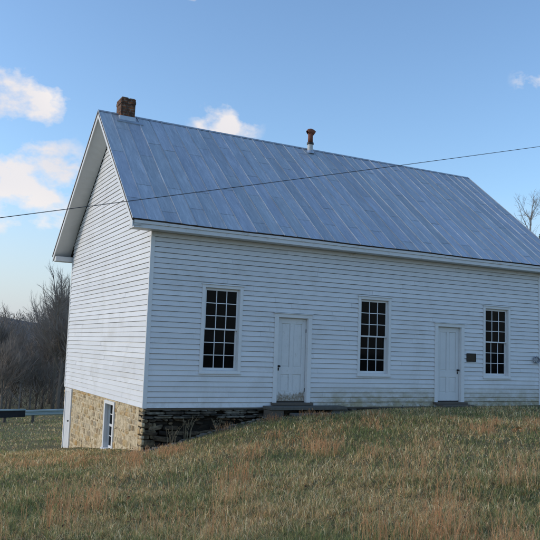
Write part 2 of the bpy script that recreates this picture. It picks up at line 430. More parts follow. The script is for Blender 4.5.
# ------------------------------------------------------------------ the building
HE = 4.005          # wall height
OY = .36           # eave overhang front/back
HRF, HR = 4.226, 7.92
SL = (HR-HRF)/(WID/2+OY)
church = empty('old_church')
tag(church, 'white clapboard country church with blue grey metal roof on a stone basement', 'church')
EXPO = .1225
WIN = [(1.833, .9, 2.78), (6.287, .9, 2.78), (10.685, .9, 2.78)]
DOORS = [3.80, 8.885]
WALL_T = .12
def gable_top(y, drop):   # height of the soffit line on the gable wall at depth y
    d = abs(y-WID/2)
    return 7.36 - d*.705 - drop

wide_groove = True
def siding(name, mat, u0, u1, z0, z1, to3d, openings, top=None, rnd=None, skip_first=0):
    """clapboards: each board a wedge; to3d(u, n, z) -> point, n is outward"""
    mb = MB(); r = rnd or random.Random(3)
    k = 0; z = z0
    while z < z1 - 1e-4:
        zt = min(z+EXPO, z1)
        cuts = sorted({z, zt} | {c for o in openings for c in (o[2], o[3]) if z+.002 < c < zt-.002})
        dz = r.uniform(-.003, .003); th = .025 + r.uniform(-.003, .003)
        joints = []
        uu = u0 + r.uniform(.6, 4.5)
        while uu < u1-.3:
            joints.append(uu); uu += r.uniform(2.2, 4.8)
        tones = [r.uniform(.94, 1.03) for _ in range(len(joints)+1)]
        offs = [r.uniform(-.0025, .0025) for _ in range(len(joints)+1)]
        for a, b in zip(cuts[:-1], cuts[1:]):
            seg = [(u0, u1)]
            for o in openings:
                if o[2] < b-.001 and o[3] > a+.001:
                    ns = []
                    for s in seg:
                        if o[1] <= s[0] or o[0] >= s[1]: ns.append(s); continue
                        if o[0] > s[0]: ns.append((s[0], o[0]))
                        if o[1] < s[1]: ns.append((o[1], s[1]))
                    seg = ns
            for s0, s1 in seg:
                js = [s0] + [j for j in joints if s0+.05 < j < s1-.05] + [s1]
                for i, (p, q) in enumerate(zip(js[:-1], js[1:])):
                    mid = (p+q)/2; ti = sum(1 for j in joints if j < mid)
                    g0 = .0012 if i else 0; g1 = .0012 if i < len(js)-2 else 0
                    pa, pb, qa, qb = p+g0, p+g0, q-g1, q-g1
                    if top:
                        la, lb = top(a), top(b)
                        if la is None: continue
                        pa, qa = max(pa, la[0]), min(qa, la[1])
                        if lb is None: pb = qb = (pa+qa)/2
                        else: pb, qb = max(pb, lb[0]), min(qb, lb[1])
                        if qa - pa < .02: continue
                        if qb < pb: pb = qb = (pa+qa)/2
                    fn = lambda h: th - (th-.005)*(h-z)/EXPO + offs[ti]
                    za = a + (dz if a == z and a > z0 + .01 else 0); zb = b
                    na, nb = fn(a), fn(b)
                    tn = tones[ti]; tone = (tn, tn, tn)
                    # long boards bow a little: split in pieces ~1 m with small wobble
                    nseg = max(1, int((qa-pa)/1.1))
                    prev = None
                    for sgi in range(nseg+1):
                        f = sgi/nseg; ua = pa+(qa-pa)*f; ub = pb+(qb-pb)*f
                        wob = 0 if sgi in (0, nseg) else r.uniform(-.0022, .0022)
                        wz = 0 if sgi in (0, nseg) or a != z else r.uniform(-.0045, .0045)
                        gv = (.0125 if wide_groove else .007) if (b == zt and b-a > .03) else .0005     # open shadow groove under the next board
                        uc = ub
                        cur = [to3d(ua, na+wob, za+wz), to3d(ua, -WALL_T, za), to3d(ub, -WALL_T, zb), to3d(ub, -.018, zb), to3d(ub, -.018, zb-gv), to3d(uc, nb+wob, zb-gv)]
                        if prev:
                            mb.add(prev+cur, [(0, 6, 11, 5), (0, 1, 7, 6), (1, 2, 8, 7), (2, 3, 9, 8), (3, 4, 10, 9), (4, 5, 11, 10)] + ([(0, 5, 4, 3, 2, 1)] if sgi == 1 else []) + ([(6, 7, 8, 9, 10, 11)] if sgi == nseg else []), tone)
                        prev = cur
        z = zt; k += 1
    return mb.build(name, mat, church)

CASO = .536
op_front = [(c-CASO+.02, c+CASO-.02, .83, 2.87) for c, _, _ in WIN] + [(d-.50, d+.50, -.01, 2.28) for d in DOORS]
CB = .075           # corner board width
siding('front_wall', 'siding_front', CB, LEN-CB, 0, HE, lambda u, n, z: (u, -n, z), op_front, rnd=random.Random(5))
siding('back_wall', 'siding', CB, LEN-CB, 0, HE, lambda u, n, z: (u, WID+n, z), [], rnd=random.Random(6))
wide_groove = False
def toplim(z):
    zz = z
    d = min((7.33 - zz)/.705, (HR-.10 - zz)/SL)
    if d <= .01: return None
    return (WID/2-d, WID/2+d)
siding('gable_wall', 'siding', .028, WID-.07, 0, 7.33, lambda u, n, z: (-n, u, z), [], top=toplim, rnd=random.Random(8))
siding('gable_wall', 'siding', .028, WID-.07, 0, 7.33, lambda u, n, z: (LEN+n, u, z), [], top=toplim, rnd=random.Random(9))
# corner boards: broad on the front face, thin on the gable face
for x0, x1 in ((-.026, CB-.001), (LEN-CB+.001, LEN+.026)):
    b = MB(); b.box(x0, x1, -.030, .0265, -.01, HE-.001); b.build('corner_board', 'trim', church, bevel=.004)
    b = MB(); b.box(x0, x1, WID-.0685, WID+.030, -.01, HE-.001); b.build('corner_board', 'trim', church, bevel=.004)
# water table strip under the first board
b = MB(); b.box(.02, LEN-.02, -.012, .05, -.045, -.004); b.build('sill_board', 'wood', church)

# cornices: boxed eaves with a short return at each end
def cornice(name, ya, yb, xa, xb, bed_y):
    b = MB()
    b.box(xa, xb, ya, yb, 4.010, 4.165)
    yo = ya if ya < 0 else yb
    s = -1 if ya < 0 else 1
    b.box(xa-.004, xb+.004, min(yo, yo+s*.022), max(yo, yo+s*.022), 4.105, 4.195)
    bb = sorted((bed_y, bed_y+s*.02))
    b.box(.03, LEN-.03, bb[0], bb[1], 3.90, 4.009)
    return b.build(name, 'cornice', church, bevel=.006)
cornice('cornice', -OY+.01, -.002, -.545, LEN+.6, -.03)
cornice('cornice', WID+.002, WID+OY-.01, -.55, LEN+.6, WID+.03)

# roof: rows of long metal sheets with standing seams
XL_R, XR_R = -.455, 13.24        # ridge ends
XL_F, XR_F = -.600, 13.58        # front eave ends
XL_B, XR_B = -.60, 13.58         # back eave ends
def roof_slope(side, rnd):
    mb = MB(); seams = MB()
    xl, xr = (XL_F, XR_F) if side < 0 else (XL_B, XR_B)
    ye = -OY-.035 if side < 0 else WID+OY+.035
    ze = HRF - .035*SL
    n = 37
    nrm = Vector((0, side*SL, 1)).normalized()
    def P(f, t, h=0):    # f across 0..1, t up the slope 0..1
        x = (xl+(xr-xl)*f)*(1-t) + (XL_R+(XR_R-XL_R)*f)*t
        y = ye + (WID/2-ye)*t; z = ze + (HR-ze)*t
        sag = -.02*math.sin(math.pi*f)*t + .006*math.sin(f*23+1)*(1-t)
        return Vector((x, y, z+sag)) + nrm*h
    fs = [0]; 
    for i in range(n): fs.append(fs[-1]+rnd.uniform(.93, 1.07))
    fs = [f/fs[-1] for f in fs]
    prevt = 0
    for i in range(n):
        base = rnd.choice([1, .97, 1.03, .95, 1.01]) * rnd.uniform(.96, 1.05)
        a = rnd.uniform(.24, .36) if i % 2 else rnd.uniform(.05, .16)
        js = [0, a+.02]
        while js[-1]+.42 < .97: js.append(js[-1]+rnd.uniform(.40, .55))
        js.append(1)
        if js[-1]-js[-2] < .08: js.pop(-2)
        for q, (t0, t1) in enumerate(zip(js[:-1], js[1:])):
            tone = base*rnd.uniform(.95, 1.06); tb = tone*rnd.uniform(.98, 1.05)
            nn = max(2, int((t1-t0)*14)); h0 = rnd.uniform(.0, .003)
            vs = []; cols = 5
            for k in range(nn+1):
                t = t0+(t1-t0)*k/nn
                for j in range(cols):
                    f = fs[i]+(fs[i+1]-fs[i])*j/(cols-1)
                    h = .004 + h0 + .006*mnoise.noise(Vector((f*60, t*9, side*3+7.7))) + (.004 if k == 0 and q else 0) + .003*(1 if j in (0, cols-1) else 0)
                    vs.append(P(f, t, h))
            fc = [(k*cols+j, k*cols+j+1, (k+1)*cols+j+1, (k+1)*cols+j) for k in range(nn) for j in range(cols-1)]
            mb.add(vs, fc, (tone, tone, tb))
            if q and t0 > 0:   # lapped cross seam
                w = .0016
                seams.hexa([P(fs[i]+.001, t0-w, .004), P(fs[i+1]-.001, t0-w, .004), P(fs[i+1]-.001, t0+w, .004), P(fs[i]+.001, t0+w, .004),
                            P(fs[i]+.001, t0-w, .009), P(fs[i+1]-.001, t0-w, .009), P(fs[i+1]-.001, t0+w, .010), P(fs[i]+.001, t0+w, .010)], (.85, .85, .85))
    W = .009/13.5
    for i in range(n+1):
        f = fs[i]; hh = .026*rnd.uniform(.8, 1.15); w = W*rnd.uniform(.7, 1.1)
        fa, fb = max(0, f-w), min(1, f+w)
        K = 8; prev = None
        tn = rnd.uniform(.75, 1.1)
        for k in range(K+1):
            t = k/K; wob = 0 if i in (0, n) else rnd.uniform(-.0002, .0002)
            cur = [P(fa+wob, t, -.002), P(fb+wob, t, -.002), P(fb+wob, t, hh), P(fa+wob, t, hh)]
            if prev: seams.add(prev+cur, [(0, 1, 5, 4), (1, 2, 6, 5), (2, 3, 7, 6), (3, 0, 4, 7)] + ([(0, 3, 2, 1)] if k == 1 else []) + ([(4, 5, 6, 7)] if k == K else []), (tn, tn, tn))
            prev = cur
    o = len(mb.v); mb.add(seams.v, seams.f); mb.c[o:] = seams.c
    ob = mb.build('roof_panel', 'roof', church)
    # deck boards below the metal, coloured dark and rusty as the drip-edge shadow
    d = MB()
    for i in range(n):
        fa, fb = fs[i], fs[i+1]
        for t0, t1 in ((0, .5), (.5, 1)):
            d.hexa([P(fa, t0, -.05), P(fb, t0, -.05), P(fb, t1, -.05), P(fa, t1, -.05), P(fa, t0, -.006), P(fb, t0, -.006), P(fb, t1, -.006), P(fa, t1, -.006)])
    d.build('roof_deck', 'roof_edge_shadow', ob)
    # rake boards at both gables, sloping soffit behind them
    for gx, ex, rx in ((0, xl, XL_R), (LEN, xr, XR_R)):
        s = 1 if gx == 0 else -1; r = MB()
        zt = -.052*math.sqrt(1+SL*SL)
        e0 = Vector((ex+s*.012, ye+(-side)*.03, ze+.03*SL)); e1 = Vector((rx+s*.012, WID/2, HR))
        up = Vector((0, 0, zt)); dn = Vector((0, 0, zt-.14)); th = Vector((s*.022, 0, 0))
        r.hexa([e0+dn, e0+dn+th, e1+dn+th, e1+dn, e0+up, e0+up+th, e1+up+th, e1+up])
        r.build('rake_board', 'trim', church)
        q = MB()
        o0 = e0+dn+th*1.02+Vector((0, 0, .02)); o1 = e1+dn+th*1.02+Vector((0, 0, .02))
        yw = ye - side*.03
        i0 = Vector((gx-s*.03, yw, gable_top(yw, .0))); i1 = Vector((gx-s*.03, WID/2, 7.36))
        K = 24; vs = []
        for k in range(K+1):
            t = k/K; a = o0.lerp(o1, t); b_ = i0.lerp(i1, t); b_.z = min(b_.z, HR-.085-abs(b_.y-WID/2)*SL); vs += [a, b_, b_+Vector((0, 0, .02)), a+Vector((0, 0, .02))]
        fc = []
        for k in range(K):
            for j in range(4): fc.append((k*4+j, k*4+(j+1) % 4, (k+1)*4+(j+1) % 4, (k+1)*4+j))
        q.add(vs, fc); q.build('soffit', 'soffit', church)
    return ob, P
roof_f, PF = roof_slope(-1, random.Random(21))
roof_b, PB = roof_slope(1, random.Random(22))
rc = MB()
prev = None
for k in range(13):
    f = k/12; a = PF(f, .986, .016); t = PF(f, 1, .026); b_ = PB(f, .986, .016)
    cur = [a, t, b_]
    if prev: rc.add(prev+cur, [(0, 3, 4, 1), (1, 4, 5, 2)], (.9, .9, .9))
    prev = cur
rc.build('ridge_cap', 'roof', church)

# chimney
ch = MB()
cx0, cx1, cy0, cy1, ct = .12, .53, 3.70, 4.18, 8.33
ch.box(cx0, cx1, cy0, cy1, 7.45, ct-.16)
ch.box(cx0-.012, cx1+.012, cy0-.012, cy1+.012, ct-.159, ct-.075)
ch.box(cx0-.004, cx1+.004, cy0-.004, cy1+.004, ct-.074, ct)
for (a, b_, c_, d_) in ((cx0+.02, cx0+.2, cy0+.02, cy0+.1), (cx1-.16, cx1-.01, cy0+.05, cy0+.15)):
    ch.box(a, b_, c_, d_, ct+.001, ct+.03)
cho = ch.build('chimney', 'brick', roof_f, bevel=.008)
b = MB(); b.box(cx0+.1, cx1-.1, cy0+.1, cy1-.1, ct-.05, ct+.002); b.build('flue', 'iron', cho)
b = MB()
zf = lambda y: HR - abs(y-WID/2)*SL
b.hexa([(cx0-.03, cy0-.03, zf(cy0)-.1), (cx1+.03, cy0-.03, zf(cy0)-.1), (cx1+.03, cy1+.03, zf(cy1)-.1), (cx0-.03, cy1+.03, zf(cy1)-.1),
        (cx0-.02, cy0-.02, zf(cy0)+.13), (cx1+.02, cy0-.02, zf(cy0)+.13), (cx1+.02, cy1+.02, zf(cy1)+.16), (cx0-.02, cy1+.02, zf(cy1)+.16)])
n_ = Vector((0, -SL, 1)).normalized()
A = Vector((cx0-.14, cy0-.02, zf(cy0-.02))); B_ = Vector((cx1+.22, cy0-.02, zf(cy0-.02))); dn = Vector((0, -.10, -.10*SL))
b.hexa([A+n_*.0, B_+n_*.0, B_+dn+n_*.0, A+dn+n_*.0, A+n_*.03, B_+n_*.03, B_+dn+n_*.03, A+dn+n_*.03])
b.build('flashing', 'flashing', cho)

# stove pipe vent just in front of the ridge
vx, vy = 6.39, 3.82; vz = zf(vy)
b = MB(); b.tube([(vx, vy, vz-.05), (vx, vy, vz+.27)], [.095, .088], 16)
vp = b.build('vent_pipe', 'pipe', roof_f, smooth=False)
b = MB(); b.tube([(vx, vy, vz-.06), (vx, vy-.01, vz+.04)], [.15, .096], 16); b.build('pipe_boot', 'flashing', vp)
b = MB(); b.tube([(vx, vy, vz+.235), (vx, vy, vz+.295)], [.112, .112], 16); b.build('collar', 'iron', vp)
b = MB(); b.tube([(vx, vy, vz+.29), (vx, vy, vz+.60)], [.082, .08], 16)
b.tube([(vx-.10, vy+.02, vz+.62), (vx-.05, vy+.01, vz+.655), (vx, vy, vz+.665), (vx+.06, vy-.015, vz+.65), (vx+.125, vy-.03, vz+.61)], [.075, .098, .102, .1, .088], 14, caps=False)
b.build('vent_hood', 'rust', vp, smooth=True)
b = MB(); b.tube([(vx+.122, vy-.03, vz+.611), (vx+.112, vy-.027, vz+.617)], [.084, .084], 14)
b.build('vent_opening', 'iron', vp)

# windows
def make_window(cx, z0=.9, z1=2.78):
    w = MB()   # casing: side boards, head, cap, apron
    H = .455   # half clear opening
    zi0, zi1 = z0-.035, z1+.035
    for s in (-1, 1):
        a, b_ = sorted((cx+s*CASO, cx+s*H)); w.box(a, b_, -.034, .02, zi0-.055, zi1+.072)
        a, b_ = sorted((cx+s*H, cx+s*(H-.012))); w.box(a, b_, -.012, .13, zi0, zi1)         # jamb reveal
    w.box(cx-H, cx+H, -.034, .02, zi1+.001, zi1+.071)
    w.box(cx-H+.013, cx+H-.013, .02, .13, zi1-.012, zi1)
    w.box(cx-CASO-.02, cx+CASO+.02, -.055, 0, zi1+.0725, zi1+.092)
    fr = w.build('window', 'trim', church, bevel=.003)
    s_ = MB(); s_.hexa([(cx-H-.09, -.060, zi0-.085), (cx+H+.09, -.060, zi0-.085), (cx+H+.09, .13, zi0-.06), (cx-H-.09, .13, zi0-.06),
                        (cx-H-.09, -.060, zi0-.035), (cx+H+.09, -.060, zi0-.035), (cx+H+.09, .13, zi0-.001), (cx-H-.09, .13, zi0-.001)]) if False else None
    s_.box(cx-CASO-.012, cx+CASO+.012, -.058, .03, zi0-.085, zi0-.056)
    s_.box(cx-H, cx+H, -.030, .13, zi0-.0555, zi0)
    s_.build('window_sill', 'trim', fr, bevel=.003)
    zm = (z0+z1)/2
    for name, ya, yb, a, c in (('upper_sash', .040, .072, zm-.018, zi1-.013), ('lower_sash', .078, .110, zi0+.001, zm+.018)):
        t = MB(); X0, X1 = cx-H+.013, cx+H-.013; st = .045
        t.box(X0, X0+st, ya, yb, a, c); t.box(X1-st, X1, ya, yb, a, c)
        rb = .036 if name == 'upper_sash' else .06; rt = .045 if name == 'upper_sash' else .036
        t.box(X0+st, X1-st, ya, yb, a, a+rb); t.box(X0+st, X1-st, ya, yb, c-rt, c)
        gw = (X1-X0-2*st); gh = (c-rt-a-rb)
        for i in (1, 2):
            xx = X0+st+gw*i/3; t.box(xx-.0095, xx+.0095, ya+.004, yb-.004, a+rb, c-rt)
        for j in (1, 2):
            zz = a+rb+gh*j/3; t.box(X0+st, X1-st, ya+.0065, yb-.0065, zz-.0095, zz+.0095)
        t.build(name, 'trim', fr)
        g = MB()
        for i in range(3):
            for j in range(3):
                xa = X0+st+gw*i/3; za = a+rb+gh*j/3; ym = (ya+yb)/2
                e = random.uniform(-.0018, .0018); e2 = random.uniform(-.0018, .0018)
                g.add([(xa, ym+e, za), (xa+gw/3, ym-e, za), (xa+gw/3, ym-e+e2, za+gh/3), (xa, ym+e+e2, za+gh/3)], [(0, 1, 2, 3)])
        g.build('pane', 'glass', fr)
    return fr
for c, a, b_ in WIN: make_window(c, a, b_)

# doors: casing, four-panel leaf, knob, threshold
def make_door(cx, mat, knob_side, keyhole_z, panel_gap):
    w = MB(); H = .425
    for s in (-1, 1):
        a, b_ = sorted((cx+s*.538, cx+s*H)); w.box(a, b_, -.036, .02, -.02, 2.21)
        a, b_ = sorted((cx+s*H, cx+s*(H-.012))); w.box(a, b_, -.014, .13, .02, 2.21)
    w.box(cx-.538, cx+.538, -.036, .02, 2.2105, 2.30)
    w.box(cx-H+.013, cx+H-.013, .02, .13, 2.198, 2.21)
    w.box(cx-.56, cx+.56, -.06, 0, 2.301, 2.322)
    # leaf
    t = MB(); X0, X1, Z0, Z1 = cx-H+.016, cx+H-.016, .145, 2.194
    ya, yb = .055, .095; st, ms = .115, .10; rails = [(Z0, Z0+.22), (.80, .98), (Z1-.13, Z1)]
    t.box(X0, X0+st, ya, yb, Z0, Z1); t.box(X1-st, X1, ya, yb, Z0, Z1)
    for a, b_ in rails: t.box(X0+st, X1-st, ya, yb, a, b_)
    for a, b_ in ((rails[0][1], rails[1][0]), (rails[1][1], rails[2][0])):
        t.box(cx-ms/2, cx+ms/2, ya, yb, a, b_)
        for p, q in ((X0+st, cx-ms/2), (cx+ms/2, X1-st)):
            t.box(p, q, ya+.016, yb-.01, a, b_)
            o_ = .035
            t.hexa([(p+.012, ya+.0165, a+.012), (q-.012, ya+.0165, a+.012), (q-.012, ya+.0165, b_-.012), (p+.012, ya+.0165, b_-.012),
                    (p+o_, ya+.008, a+o_), (q-o_, ya+.008, a+o_), (q-o_, ya+.008, b_-o_), (p+o_, ya+.008, b_-o_)])
    leaf = t.build('door', mat, church, bevel=.003)
    w.build('door_frame', 'trim', leaf, bevel=.003)
    k = MB(); kx = X0+.055 if knob_side < 0 else X1-.055; kz = 1.0
    k.tube([(kx, ya+.001, kz), (kx, ya-.008, kz)], [.028, .026], 14); k.tube([(kx, ya-.008, kz), (kx, ya-.04, kz), (kx, ya-.055, kz), (kx, ya-.07, kz), (kx, ya-.074, kz)], [.012, .014, .028, .024, .008], 14)
    k.box(kx-.018, kx+.018, ya-.004, ya+.001, kz-.11, kz-.035)
    k.build('door_knob', 'iron', leaf, smooth=False)
    hx = X1 if knob_side < 0 else X0
    for hz in (.42, 1.9):
        h = MB(); h.tube([(hx, ya-.006, hz-.045), (hx, ya-.006, hz+.045)], .009, 8); h.build('hinge', 'iron', leaf)
    s_ = MB(); s_.box(cx-.57, cx+.57, -.15, .13, .052, .112); s_.build('threshold', 'wood', leaf, bevel=.008)
    g = MB(); g.box(cx-.412, cx+.412, .06, .13, .1125, .143); g.build('door_gap', 'interior', leaf)
    return leaf
make_door(DOORS[0], 'door_worn', -1, 1, 0)
make_door(DOORS[1], 'door', 1, 1, 0)

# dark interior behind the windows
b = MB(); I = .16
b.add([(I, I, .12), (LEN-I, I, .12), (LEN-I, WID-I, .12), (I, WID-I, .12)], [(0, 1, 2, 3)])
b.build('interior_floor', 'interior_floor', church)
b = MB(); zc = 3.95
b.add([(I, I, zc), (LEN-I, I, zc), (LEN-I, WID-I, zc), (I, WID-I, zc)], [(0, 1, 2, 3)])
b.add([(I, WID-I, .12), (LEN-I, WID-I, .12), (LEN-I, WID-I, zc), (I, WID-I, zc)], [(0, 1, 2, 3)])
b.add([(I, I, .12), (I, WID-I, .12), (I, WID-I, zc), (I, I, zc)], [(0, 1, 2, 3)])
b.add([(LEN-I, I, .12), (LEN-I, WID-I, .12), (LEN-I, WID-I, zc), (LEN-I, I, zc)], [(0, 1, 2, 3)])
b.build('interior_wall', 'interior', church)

# stone basement
def rubble(name, mats, u0, u1, z0, z1, to3d, openings, rnd, relief, gap, palette, mean_h=.13, mortar_n=-.02, miss=0):
    rough = .09 if relief[0] < -.1 else .0
    mb = MB()
    z = z1
    while z > z0:
        h = rnd.uniform(.6, 1.5)*mean_h; u = u0 - rnd.uniform(0, .12)
        while u < u1:
            w = rnd.uniform(.10, .46)
            a, b_ = max(u, u0), min(u+w, u1); u += w
            hh = h*rnd.uniform(.78, 1.0)
            zb, zt = z-h+(h-hh)*rnd.random(), z
            for o in openings:
                if o[2] < zt and o[3] > zb:
                    if a < o[0] < b_: b_ = o[0]
                    elif a < o[1] < b_: a = o[1]
                    elif a >= o[0] and b_ <= o[1]: a = b_
            if b_-a < .05 or rnd.random() < miss: continue
            g = gap*rnd.uniform(.5, 1.4); out = rnd.uniform(*relief)
            tone = rnd.choice(palette); k = rnd.uniform(.75, 1.15); tone = tuple(c*k for c in tone)
            j = lambda s=.5: rnd.uniform(-gap, gap)*s
            tl = rough*rnd.uniform(-1, 1)*(b_-a); A = [(a+g, zb+g-tl), (b_-g-rough*rnd.random()*.2, zb+g+j(.3)+tl), (b_-g, zt-g+tl), (a+g+rough*rnd.random()*.2, zt-g+j(.3)-tl)]
            # chip corners: 8-gon outline
            pts = []
            for i in range(4):
                p = Vector(A[i]); q = Vector(A[(i+1) % 4]); L = (q-p).length; cchip = min(.35, rnd.uniform(.012, .045)/max(L, .02))
                pts += [p.lerp(q, cchip), p.lerp(q, 1-min(.35, rnd.uniform(.012, .045)/max(L, .02)))]
            c_ = sum((Vector(p) for p in pts), Vector((0, 0)))/8
            back = [to3d(p.x, mortar_n-.06, p.y) for p in pts]
            mid = [to3d(p.x, out-.014, p.y) for p in pts]
            frt = []
            for p in pts:
                q = c_.lerp(p, .86); frt.append(to3d(q.x+j(.3), out+rnd.uniform(-.007, .007), q.y+j(.3)))
            cen = to3d(c_.x, out+rnd.uniform(-.004, .01), c_.y)
            vs = back+mid+frt+[cen]; fc = []
            for i in range(8):
                i2 = (i+1) % 8; fc += [(i, i2, 8+i2, 8+i), (8+i, 8+i2, 16+i2, 16+i), (16+i, 16+i2, 24)]
            mb.add(vs, fc, tone, 0)
        z -= h
    return mb
BUFF = [(.58, .41, .19), (.62, .48, .27), (.46, .33, .16), (.50, .43, .31), (.38, .30, .20), (.68, .56, .36), (.56, .34, .12), (.30, .22, .13)]
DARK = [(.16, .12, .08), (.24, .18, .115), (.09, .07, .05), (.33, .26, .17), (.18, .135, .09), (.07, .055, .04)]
BW = (2.24, 3.12, -1.32, -.05)      # basement window opening (y0,y1,z0,z1)
BD = (6.92, 7.80, -2.15, -.02)      # basement door
def mortar_core(name, mat, boxes, parent):
    b = MB()
    for bx in boxes: b.box(*bx)
    return b.build(name, mat, parent)
g1 = rubble('foundation', None, -.004, WID, -2.5, -.015, lambda u, n, z: (-n, u, z), [BW, BD], random.Random(31), (-.016, .018), .007, BUFF, .13, -.0)
gw = g1.build('stone_gable_foundation', 'stone_light', church)
mortar_core('mortar', 'mortar', [(.004, .4, .30, BW[0], -2.6, -.012), (.004, .4, BW[1], BD[0], -2.6, -.012), (.004, .4, BD[1], WID-.01, -2.6, -.012),
                                 (.006, .4, BW[0], BW[1], -2.6, BW[2]), (.006, .4, BW[0], BW[1], BW[3], -.012), (.006, .4, BD[0], BD[1], BD[3]+.001, -.012)], gw)
# front: weathered stones coloured darker for the shaded wall, upper courses grey and thin, hollowed beneath
r = random.Random(32)
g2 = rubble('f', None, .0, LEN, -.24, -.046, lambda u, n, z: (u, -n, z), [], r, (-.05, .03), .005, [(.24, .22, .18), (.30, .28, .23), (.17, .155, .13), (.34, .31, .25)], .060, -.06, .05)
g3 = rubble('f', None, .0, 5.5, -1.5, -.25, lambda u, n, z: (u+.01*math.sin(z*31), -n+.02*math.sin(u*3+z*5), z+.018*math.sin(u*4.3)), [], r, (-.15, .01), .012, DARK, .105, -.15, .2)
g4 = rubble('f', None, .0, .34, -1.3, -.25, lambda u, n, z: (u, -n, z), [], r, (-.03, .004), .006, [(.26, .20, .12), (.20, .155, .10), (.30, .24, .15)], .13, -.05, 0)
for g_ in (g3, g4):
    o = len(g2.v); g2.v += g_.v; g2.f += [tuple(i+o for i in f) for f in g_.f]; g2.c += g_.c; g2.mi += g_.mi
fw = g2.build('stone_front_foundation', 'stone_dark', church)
mortar_core('mortar', 'mortar_dark', [(.02, 5.6, .15, .295, -1.7, -.05), (5.6, LEN-.02, .04, .4, -.6, -.05)], fw)  # front core near-black, shade of the hollows put into its colour
# other two sides, plain rubble core
b = MB(); b.box(.41, LEN-.02, WID-.3, WID, -2.6, -.012); b.box(LEN-.3, LEN, .41, WID-.31, -2.6, -.012); b.build('back_foundation', 'mortar', church)

# basement window (3 over... two panes wide, four high), set deep in the stone
def basement_window():
    y0, y1, z0, z1 = BW; w = MB()
    w.box(-.03, .05, y0-.03, y0+.075, z0, z1-.002); w.box(-.03, .05, y1-.075, y1+.03, z0, z1-.002)
    w.box(-.03, .05, y0+.0755, y1-.0755, z1-.085, z1-.002)
    w.box(.05, .26, y1-.062, y1-.04, z0+.06, z1-.04); w.box(.05, .26, y0+.04, y0+.062, z0+.06, z1-.04)
    w.box(.05, .26, y0+.0625, y1-.0625, z1-.062, z1-.04)
    fr = w.build('basement_window', 'trim', church, bevel=.004)
    s = MB(); s.box(-.07, .26, y0-.02, y1+.02, z0-.05, z0+.058); s.build('window_sill', 'trim', fr, bevel=.006)
    t = MB(); xa, xb = .10, .135; Y0, Y1, Z0, Z1 = y0+.063, y1-.063, z0+.059, z1-.063; st = .05; zm = (Z0+Z1)/2
    t.box(xa, xb, Y0, Y0+st, Z0, Z1); t.box(xa, xb, Y1-st, Y1, Z0, Z1)
    for a, b_ in ((Z0, Z0+.06), (zm-.03, zm+.03), (Z1-.05, Z1)): t.box(xa, xb, Y0+st, Y1-st, a, b_)
    ym = (Y0+Y1)/2
    for a, b_ in ((Z0+.06, zm-.03), (zm+.03, Z1-.05)):
        t.box(xa+.004, xb-.004, ym-.012, ym+.012, a, b_); zz = (a+b_)/2
        t.box(xa+.0065, xb-.0065, Y0+st, ym-.012, zz-.011, zz+.011); t.box(xa+.0065, xb-.0065, ym+.012, Y1-st, zz-.011, zz+.011)
    t.build('sash', 'trim', fr)
    g = MB(); g.add([(.118, Y0+st, Z0), (.118, Y1-st, Z0), (.118, Y1-st, Z1), (.118, Y0+st, Z1)], [(0, 1, 2, 3)]); g.build('pane', 'glass', fr)
    k = MB(); k.box(.27, .39, y0, y1, z0-.05, z1); k.build('window_recess', 'interior', fr)
basement_window()
def basement_door():
    y0, y1, z0, z1 = BD; w = MB()
    w.box(-.035, .06, y0, y0+.09, z0, z1); w.box(-.035, .06, y1-.09, y1, z0, z1); w.box(-.035, .06, y0+.0905, y1-.0905, z1-.10, z1)
    t = MB(); t.box(-.012, .035, y0+.091, y1-.091, z0, z1-.101)
    for k in range(1, 6):
        yy = y0+.091+(y1-y0-.182)*k/6; t.box(-.016, -.0125, yy-.05, yy+.05, z0, z1-.103)
    d = t.build('basement_door', 'trim', church); w.build('door_frame', 'trim', d, bevel=.004)
    k = MB(); k.tube([(-.02, y0+.16, -1.0), (-.06, y0+.16, -1.0), (-.075, y0+.16, -1.0)], [.012, .026, .018], 10); k.build('door_knob', 'iron', d)
basement_door()

# ------------------------------------------------------------------ things by the building
pl = empty('wall_plaque', (9.685, -.022, 1.37))
tag(pl, 'small square dark bronze plaque on the siding beside the right door', 'plaque')
b = MB(); b.box(-.155, .155, -.014, 0, -.10, .10); b.build('plate', 'bronze', pl, bevel=.003)
b = MB()
b.box(-.175, .175, -.020, -.002, .1005, .118); b.box(-.175, .175, -.020, -.002, -.118, -.1005); b.box(-.175, -.1555, -.020, -.002, -.10, .10); b.box(.1555, .175, -.020, -.002, -.10, .10)
b.build('rim', 'bronze_rim', pl, bevel=.003)

st = empty('entrance_step', (0, 0, 0)); tag(st, 'low weathered step slab on a block under the left door', 'step')
b = MB(); b.box(2.98, 5.15, -.50, -.065, -.035, .045, (1, 1, 1)); b.build('tread', 'step', st, bevel=.014)
b = MB(); b.box(2.99, 3.36, -.46, -.10, -.5, -.036); b.build('support_block', 'wood', st, bevel=.012)
b = MB(); b.box(4.75, 5.1, -.44, -.10, -.5, -.036); b.build('support_block', 'step', st, bevel=.012)
st = empty('lower_step', (0, 0, 0)); tag(st, 'narrow lower grey step slab in the grass before the left door', 'step')
b = MB(); b.box(3.48, 4.95, -.80, -.505, -.155, -.095); b.build('tread', 'step', st, bevel=.014)
b = MB(); b.box(3.52, 3.60, -.78, -.52, -.5, -.156); b.build('leg', 'wood', st); 
b = MB(); b.box(4.82, 4.90, -.78, -.52, -.5, -.156); b.build('leg', 'wood', st)
b = MB(); b.box(8.34, 9.46, -.42, -.152, -.25, .055); o = b.build('door_stoop', 'wood', None, bevel=.015)
tag(o, 'low brown wooden stoop under the right door', 'step')

